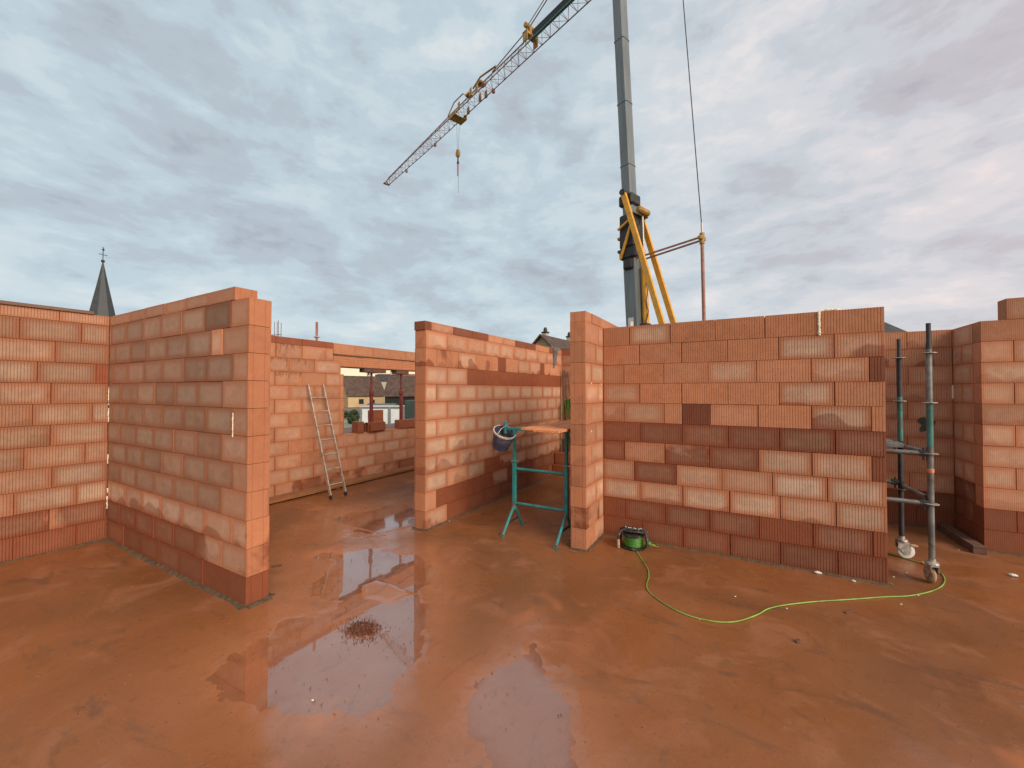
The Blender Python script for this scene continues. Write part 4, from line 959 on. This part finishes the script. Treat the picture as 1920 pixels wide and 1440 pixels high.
for k in range(4): MB().tube([(-.28 + .02 * (k % 2), -.055 + k * .037, .04), (-.28 + .02 * (k % 2), -.055 + k * .037 + rng.uniform(-.004, .004), .36 + .04 * (k == 2))], .006, 6).build('bar', M['rebar'], rb)
MB().tube([(-.3, -.15, .10), (-.3, .08, .14)], .007, 6).build('stirrup', M['rebar'], rb); MB().box(-.34, -.2, -.25, -.02, .06, .085).box(-.33, -.22, -.2, .08, .04, .06).build('cage_plate', M['rebar'], rb)

# plank along the foot of the far wall, and the coping board on the left wall
tag(MB().bev(-7.205, -6.93, 2.25, 8.58, .026, .075, .004).box(-7.19, -6.95, 2.4, 2.48, .005, .027).box(-7.19, -6.95, 5.2, 5.28, .005, .027).box(-7.19, -6.95, 8.3, 8.38, .005, .027).build('floor_plank', M['woodb']), 'muddy plank lying flat along the foot of the far wall behind the ladder', 'plank')
tag(MB().bev(-7.44, -7.20, -.5, 1.83, TOP + CAPH + .014, TOP + CAPH + .054, .004).build('coping_board', M['woodd']), 'weathered board laid on top of the left wall below the spire', 'board')

# ------------------------------------------------------------------ ladder
def ladder():
    l = empty('ladder', (0, 0, 0), 0, 'short aluminium ladder leaning on the far wall left of the window opening', 'ladder')
    A0, A1 = Vector((-6.382, 4.672, .008)), Vector((-7.19, 4.745, 2.045)); B0, B1 = Vector((-6.388, 4.986, .008)), Vector((-7.19, 5.06, 2.045))
    for a, b in ((A0, A1), (B0, B1)):
        bar(a, b, .022, .055).build('stile', M['alu'], l); d = (b - a).normalized()
        bar(a - d * .004, a + d * .06, .030, .064).build('foot', M['black'], l)
    for i in range(7):
        t = (.245 + i * .28) / (A1 - A0).length; p, q = A0.lerp(A1, t), B0.lerp(B1, t); MB().tube([p, q], .0135, 8).build('rung', M['alu'], l, smooth=50)
ladder()

# ------------------------------------------------------------------ trestle table
def trestle(y, label, xl=-2.765):
    t = empty('trestle', (0, 0, 0), 0, label, 'trestle', 'teal trestles carrying the plank table')
    for x in (xl, -2.0):
        MB().bev(x - .025, x + .025, y - .025, y + .025, .30, 1.0, .004).build('leg_post', M['teal'], t)
        MB().bev(x - .019, x + .019, y - .019, y + .019, .99, 1.385, .003).build('inner_post', M['teal'], t)
        for s in (-1, 1):
            MB().tube([(x, y + s * .01, .36), (x - .03, y + s * .265, .025)], .019, 8).build('leg', M['teal'], t, smooth=40)
            MB().bev(x - .055, x - .005, y + s * .27 - .03, y + s * .27 + .03, .006, .022, .002).build('foot_plate', M['teal'], t)
        MB().bev(x - .035, x - .02, y - .16, y + .16, .135, .16, .002).build('foot_brace', M['dark'], t)
        MB().tube([(x - .03, y - .045, .97), (x + .1, y - .045, .975)], .005, 6).build('locking_pin', M['plate'], t)
    MB().bev(xl - .135, -1.90, y - .02, y + .02, 1.385, 1.42, .003).build('top_bar', M['teal'], t)
    MB().bev(xl - .16, xl - .12, y - .035, y + .02, 1.33, 1.505, .006).build('end_stop', M['teal'], t)
    for z in (.86, .39): MB().tube([(xl + .02, y, z), (-2.02, y, z - .0)], .019, 10).build('cross_bar', M['teal'], t, smooth=40)
trestle(4.88, 'teal steel trestle with the bucket hanging on it'); trestle(6.52, 'narrower teal steel trestle farther back under the plank table', -2.42)
for (x0, x1, y0, lb) in ((-2.51, -2.27, 4.60, 'wet orange plank on the trestle, the left one'), (-2.262, -1.925, 4.46, 'wet orange plank on the trestle, nearest the pier and reaching further forward')):
    tag(MB().bev(x0, x1, y0, 6.75, 1.422, 1.452, .003).build('table_plank', M['wood']), lb, 'plank', 'planks of the trestle table')
def bucket():
    b = empty('bucket', (-2.93, 4.83, 1.255), 0, 'muddy blue mason\'s bucket tilted as it hangs from the trestle end', 'bucket')
    b.rotation_euler = (R(14), R(27), 0)
    m = tz(0, 0, 0)
    MB().lathe([(.0, -.125), (.118, -.125), (.122, -.115), (.150, .12), (.158, .122), (.158, .130), (.146, .130), (.116, -.11), (.0, -.112)], 28).build('pail', M['bucket'], b, smooth=35)
    MB().lathe([(.150, .104), (.162, .106), (.164, .130), (.148, .133), (.147, .12)], 28).build('rim', plain('pale_rim', (.42, .36, .33), .6, var=.3, scale=30), b, smooth=35)
    ib = b.matrix_basis.inverted() if False else (Matrix.Translation(b.location) @ b.rotation_euler.to_matrix().to_4x4()).inverted()
    pa = Vector((-.02, -.152, .115)); pb = Vector((-.02, .152, .115)); tp = ib @ Vector((-2.845, 4.84, 1.47))
    pts = [pa, pa.lerp(tp, .55) + Vector((0, -.045, .02)), tp, pb.lerp(tp, .55) + Vector((0, .045, .02)), pb]
    MB().tube(pts, .0045, 7).build('handle', M['plate'], b, smooth=60)
    MB().lathe([(.0, .02), (.12, .02)], 24).build('mortar_residue', M['mortar'], b)
bucket()

# ------------------------------------------------------------------ passage corner: poles, green conduit, bracket, dark blocks
tag(MB().tube([(-3.77, 9.0, 2.42), (-3.60, 8.83, .02)], .016, 8).build('wooden_batten', M['woodx']), 'brown batten in the passage corner, the one touching the end of the middle wall', 'batten', 'battens leaning in the passage corner')
for k, (x0, x1, y) in enumerate(((-3.73, -3.50, 9.02), (-3.66, -3.38, 9.03))):
    tag(MB().tube([(x0, y, 2.42 - .05 * k), (x1, y - .22, .02)], .014, 8).build('wooden_batten', M['woodx']), ('middle one of the brown battens leaning in the passage corner', 'rightmost and most tilted brown batten leaning in the passage corner')[k], 'batten', 'battens leaning in the passage corner')
gcn = empty('conduit_bundle', (-3.60, 8.86, 0), 0, 'bundle of bright green conduit hanging in the far corner of the passage', 'conduit')
q = random.Random(5)
for k in range(11):
    x = -.05 + k * .018 + q.uniform(-.01, .01); y = q.uniform(-.05, .06); pts = [(x * .6 + .02, y, 1.74)]
    for i in range(7): pts.append((x + .05 * math.sin(i * .9 + k) * (i / 6) + .015 * i * .5, y, 1.70 - i * .17 - q.uniform(0, .04)))
    MB().tube(pts, .012, 6).build('conduit', M['green'], gcn, smooth=60)
MB().tube([(-.12, -.05, 1.34), (-.10, -.05, 1.55), (-.03, -.05, 1.70), (.02, -.05, 1.72)], .010, 6).build('conduit', M['green'], gcn, smooth=60)
MB().tube([(.02, 0, 1.70), (.02, .13, 1.82)], .006, 6).build('hanging_hook', M['plate'], gcn)
hb_ = empty('wall_bracket', (0, 0, 0), 0, 'grey steel bracket hooked over the far end of the middle wall', 'bracket')
MB().box(-4.04, -3.835, 8.50, 9.0, TOP + CAPH + .016, TOP + CAPH + .05).build('top_plate', M['galv'], hb_)
MB().add([(-3.829, 8.56, 2.93), (-3.829, 8.86, 2.93), (-3.829, 8.62, 2.46), (-3.829, 8.56, 2.46), (-3.815, 8.56, 2.93), (-3.815, 8.86, 2.93), (-3.815, 8.62, 2.46), (-3.815, 8.56, 2.46)], [(0, 3, 2, 1), (4, 5, 6, 7), (0, 1, 5, 4), (1, 2, 6, 5), (2, 3, 7, 6), (3, 0, 4, 7)]).build('side_plate', M['galv'], hb_)
tag(MB().bev(-4.02, -2.2, 9.09, 9.25, TOP + CAPH + .014, TOP + CAPH + .06, .004).build('top_board', M['woodd']), 'weathered board lying on top of the wall at the end of the passage', 'board')
st = empty('block_pile', (-3.58, 8.62, 0), 0, 'low pile of wet dark red blocks in the corner at the end of the passage', 'blocks')
for (x, y, z, r_) in ((0, 0, .008, .05), (.02, .22, .008, .02), (.0, .1, .26, .1), (.45, .2, .008, -.05)): place_brick(st, x, y, z, .48, .24, .2, 'fine', (0, 1, .1, 0), rz=r_, proud=0)

# ------------------------------------------------------------------ rolling scaffold on the right
def scaffold():
    s = empty('scaffold_tower', (0, 0, 0), 0, 'rolling steel scaffold half hidden behind the right end of the wide wall', 'scaffold')
    poles = [(1.60, 5.63, 2.61), (1.545, 6.32, 2.53), (-.45, 5.80, 2.61), (-.40, 6.50, 2.53)]
    for i, (x, y, top) in enumerate(poles):
        MB().tube([(x, y, .22), (x, y, top - .24)], .0242, 14).build('standard', M['galv'] if i != 1 else M['dark'], s, smooth=40)
        MB().tube([(x, y, top - .26), (x, y, top - .2), (x, y, top)], [.027, .019, .019], 14).build('spigot', M['dark'], s, smooth=40)
        if i == 0: MB().tube([(x, y, 1.36), (x, y, 1.80)], .0252, 14).build('teal_sleeve', M['tealsteel'], s, smooth=40)
        if i == 1: MB().tube([(x, y, 1.33), (x, y, 1.86)], .0252, 14).build('teal_sleeve', M['tealsteel'], s, smooth=40)
        for z in (.80, 1.30, 1.81, 2.31):
            pr = [(.026, -.005), (.055, -.005), (.061, -.002), (.061, .003), (.055, .005), (.026, .005)]
            MB().lathe(pr, 16, tz(x, y, z), close=True).build('rosette', M['plate'], s)
        # castor
        MB().lathe([(.0, .195), (.05, .195), (.055, .205), (.05, .225), (.03, .23), (.028, .26), (.0, .26)], 14, tz(x, y, 0)).build('castor_plate', M['plate'], s)
        a = {0: R(100), 1: R(10), 2: R(40), 3: R(150)}[i]; m = tz(x, y, 0, 0, 0, a); off = .035
        fk = MB()
        for k in (-1, 1): fk.prism([(-.045, .19), (.05, .19), (.075, .12), (.06, .055), (.02, .055), (-.045, .13)], k * .03 - .002, k * .03 + .002, m @ Matrix.Rotation(R(90), 4, 'X'))
        fk.box(-.05, .06, -.033, .033, .186, .197, m); fk.build('castor_fork', M['plate'], s)
        MB().lathe([(.0, -.022), (.06, -.022), (.078, -.016), (.084, 0), (.078, .016), (.06, .022), (.0, .022)], 20, m @ tz(off, 0, .09, R(90))).build('castor_wheel', M['wheel'] if i != 1 else M['white'], s, smooth=40)
        MB().bev(.07, .14, -.025, .025, .15, .17, .004, m).build('brake_pedal', M['wheel'], s)
    def ledger(a, b, z):
        a = Vector(a); b = Vector(b); d = (b - a).normalized(); p, q = a + d * .06, b - d * .06
        MB().tube([(p.x, p.y, z), (q.x, q.y, z)], .0225, 12).build('ledger', M['galv'], s, smooth=40)
        for e_, sg in ((a, 1), (b, -1)):
            c_ = e_ + d * sg * .05; mm = Matrix.Translation((c_.x, c_.y, z)) @ Matrix.Rotation(math.atan2(d.y, d.x), 4, 'Z'); MB().bev(-.035, .035, -.022, .022, -.03, .03, .006, mm).box(-.006, .006, -.012, .012, -.07, .055, mm).build('wedge_head', M['dark'], s)
    for z in (.80, 1.30): ledger(poles[0][:2], poles[2][:2], z); ledger(poles[1][:2], poles[3][:2], z if z > 1 else .87)
    for z in (.80, 1.30, ): ledger(poles[1][:2], poles[0][:2], z if z > 1 else .84)
    dk = MB()
    for i in range(3): dk.bev(-.3, 1.42 - .02 * i, 5.70 + i * .2, 5.885 + i * .2, 1.335, 1.385, .004, tz(0, 0, 0))
    dk.build('deck', M['galv'], s)
    for (x, y) in ((1.15, 5.76), (1.22, 5.80), (1.05, 5.82), (1.3, 5.9)): MB().lathe([(.001, 0), (.022, .002), (.016, .014), (.001, .018)], 7, tz(x, y, 1.386)).build('mortar_splash', M['white'], s)
    MB().lathe([(.0245, -.02), (.0275, -.014), (.0275, .016), (.0245, .02)], 14, tz(1.60, 5.63, 1.13), close=False).build('orange_tape', plain('orange_tape', (.62, .22, .10), .7), s)
scaffold()

# ------------------------------------------------------------------ cable reel and cord
def reel():
    r = empty('cable_reel', (-1.21, 5.10, 0), R(8), 'black cable reel wound with bright green cable at the foot of the pier', 'cable reel')
    MB().lathe([(.0, .012), (.135, .012), (.14, .018), (.14, .028), (.135, .032), (.0, .032)], 28).lathe([(.0, .158), (.125, .158), (.13, .163), (.13, .174), (.125, .178), (.0, .178)], 28).lathe([(.055, .03), (.055, .16)], 16).build('drum', M['black'], r, smooth=40)
    pts = []
    for layer, rad in enumerate((.098, .106, .112)):
        for i in range(10 * 16):
            a = i / 16 * 2 * math.pi; zz = .040 + (i / 160) * .11; zz = zz if layer % 2 == 0 else .19 - zz; pts.append(((rad + .003 * math.sin(a * 2.3 + layer)) * math.cos(a), (rad + .002 * math.cos(3 * a)) * math.sin(a), zz + .002 * math.sin(a * 1.7)))
    MB().tube(pts, .0058, 6).build('wound_cable', M['green'], r, smooth=60)
    f = MB()
    f.tube([(-.165, -.09, .012), (-.168, -.085, .15), (-.15, -.06, .205), (-.09, -.03, .235), (.09, -.03, .235), (.15, -.05, .205), (.165, -.08, .13), (.16, -.09, .05)], .017, 10)
    f.tube([(-.165, .1, .02), (-.16, .09, .19), (-.1, .05, .225), (.1, .05, .225), (.16, .09, .18), (.165, .1, .02)], .014, 8)
    f.bev(-.13, .13, -.06, .07, .195, .225, .01); f.tube([(-.165, -.09, .02), (-.165, .1, .02)], .012, 8); f.build('frame', M['black'], r, smooth=50)
    MB().tube([(-.168, -.092, .012), (-.17, -.09, .115)], .0195, 10).build('grip', M['wheel'], r, smooth=50)
    MB().lathe([(.0, -.03), (.02, -.028), (.033, -.01), (.033, .012), (.022, .026), (.0, .03)], 14, tz(.185, -.07, .10, 0, R(60), 0)).build('plug', M['green'], r, smooth=50)
    for k in range(7): MB().lathe([(.001, 0), (.009, .002), (.006, .008), (.001, .01)], 6, tz(-.08 + k * .028 + q.uniform(-.01, .01), -.03 + q.uniform(-.015, .015), .247)).build('plaster_splash', M['white'], r)
reel()
cp = [(-1.03, 5.09, .10), (-.985, 5.14, .06), (-.95, 5.22, .02), (-.97, 5.29, .012), (-1.03, 5.27, .012), (-1.09, 5.17, .012), (-1.14, 5.06, .012), (-1.13, 4.95, .012), (-1.03, 4.75, .012), (-.93, 4.55, .012), (-.88, 4.36, .012), (-.865, 4.18, .012), (-.82, 4.05, .012), (-.72, 3.94, .012), (-.58, 3.84, .012), (-.46, 3.79, .012), (-.34, 3.78, .012), (-.2, 3.81, .012), (-.07, 3.90, .012),
      (.07, 4.09, .012), (.15, 4.24, .012), (.25, 4.36, .012), (.38, 4.48, .012), (.55, 4.62, .012), (.85, 4.84, .012), (1.10, 5.03, .012), (1.28, 5.15, .012), (1.41, 5.27, .012), (1.55, 5.43, .012), (1.67, 5.62, .012), (1.745, 5.82, .012), (1.76, 6.00, .012), (1.70, 6.18, .012), (1.5, 6.35, .012), (1.36, 6.55, .012), (1.2, 6.8, .012)]
def smooth_path(P, n=6):
    P = [Vector(p) for p in P]; out = []
    for i in range(len(P) - 1):
        a, b, c_, d = P[max(i - 1, 0)], P[i], P[i + 1], P[min(i + 2, len(P) - 1)]
        for k in range(n):
            t = k / n; out.append(.5 * ((2 * b) + (c_ - a) * t + (2 * a - 5 * b + 4 * c_ - d) * t * t + (3 * b - a - 3 * c_ + d) * t ** 3))
    out.append(P[-1]); return out
tag(MB().tube(smooth_path(cp), .0055, 8).build('extension_cord', M['cord'], smooth=60), 'yellow-green extension cord curving over the floor from the reel to the scaffold', 'cord')

# ------------------------------------------------------------------ small litter
def chunk(x, y, sx, sy, sz, mat, label, cat, seed, name, group=None):
    q = random.Random(seed); mb = MB(); n = 9; rows = 5; v = []; f = []
    for i in range(rows):
        ph = math.pi * (i + .5) / rows
        for k in range(n):
            a = 2 * math.pi * k / n; e = 1 + q.uniform(-.22, .22); v.append((x + sx * math.sin(ph) * math.cos(a) * e, y + sy * math.sin(ph) * math.sin(a) * e, .004 + sz * (1 - math.cos(ph)) * .5 * 2 * (1 + q.uniform(-.1, .1))))
    for i in range(rows - 1):
        for k in range(n): f.append((i * n + k, i * n + (k + 1) % n, (i + 1) * n + (k + 1) % n, (i + 1) * n + k))
    f.append(tuple(range(n))[::-1]); f.append(tuple((rows - 1) * n + k for k in range(n)))
    tag(mb.add(v, f).build(name, mat), label, cat, group)
chunk(.645, 5.335, .032, .022, .014, M['white'], 'larger white foam lump at the foot of the wide wall', 'foam lump', 1, 'foam_lump')
chunk(.93, 5.30, .018, .014, .008, M['white'], 'small white foam lump at the foot of the wide wall near its right end', 'foam lump', 2, 'foam_lump')
chunk(2.39, 6.27, .034, .026, .014, M['white'], 'pale crumpled scrap alone on the floor at far right', 'scrap', 3, 'crumpled_scrap')
SP = [(-3.8, 4.76), (1.31, 5.63), (1.46, 5.83), (1.39, 5.24), (1.2, 4.95), (2.32, 7.03), (2.22, 6.98), (-.35, 3.78), (-2.0, 5.0), (-.1, 4.36), (-2.35, 1.6), (.3, 4.35)]
for i, (x, y) in enumerate(SP): chunk(x, y, .009, .007, .004, M['white'], 'tiny white crumb of foam or plaster on the floor', 'crumb', 10 + i, 'foam_crumb', 'white crumbs on the floor')
def chip(x, y, L_, w, h, a, label, mat=None, nm='wood_chip'):
    e = MB().bev(-L_ / 2, L_ / 2, -w / 2, w / 2, .006, .006 + h, .002, tz(x, y, 0, 0, 0, a)).build(nm, mat or M['woodx']); tag(e, label, 'wood chip' if nm == 'wood_chip' else 'shard')
chip(.76, 4.54, .085, .016, .012, R(50), 'dark wood chip on the floor just below the green cord'); chip(.33, 3.82, .05, .022, .014, R(60), 'short dark wood chip on open floor in front of the cord')
chip(-4.48, 2.61, .10, .015, .01, R(60), 'dark sliver beside the bright wall end'); chip(-3.54, 5.29, .07, .014, .012, R(20), 'dark chip on the floor beside the middle wall')
chip(-1.83, 4.60, .12, .016, .006, R(5), 'orange block shard at the foot of the pier', M['oxide'], 'brick_shard')
tag(MB().bev(-.45, .45, -.06, .06, .006, .10, .004, tz(2.36, 7.36, 0, 0, 0, R(92))).build('timber_offcut', M['woodx']), 'dark timber offcut lying along the step of the right outer wall', 'timber')
# mound of soaked brick dust and crumbs in the puddle
def crumbs():
    mb = MB(); q = random.Random(8)
    for i in range(1500):
        r_ = abs(q.gauss(0, 1)) * .082; a = q.uniform(0, 2 * math.pi); x = -2.70 + r_ * math.cos(a) * 1.25; y = 2.27 + r_ * math.sin(a) * 1.0; s = q.uniform(.002, .007) * (1.3 if r_ < .08 else .7)
        z = .012 - r_ * .07 + max(0, .012 - r_ * .06) * q.uniform(0, 1)
        m = tz(x, y, z, q.uniform(0, 3), q.uniform(0, 3), q.uniform(0, 3)); mb.box(-s * q.uniform(.6, 2.4), s, -s * .6, s * .5, -s * .4, s * .4, m)
    tag(mb.build('brick_crumbs', plain('wet_brick_crumbs', (.12, .038, .019), .5, var=.4, scale=50)), 'dark heap of soaked brick crumbs in the puddle', 'rubble', kind='stuff')
    q = random.Random(18); mb = MB()
    for i in range(1600):
        x = q.uniform(-5.5, 2.3); y = q.uniform(.7, 5.2); s = q.uniform(.0012, .0036); mb.box(-s * 1.5, s * 1.5, -s, s, 0, s * 1.1, tz(x, y, .004, 0, 0, q.uniform(0, 3)))
    tag(mb.build('floor_grit', plain('grit', (.20, .09, .05), .8, var=.5, scale=3)), 'scattered brown grit on the wet floor', 'grit', kind='stuff')
crumbs()
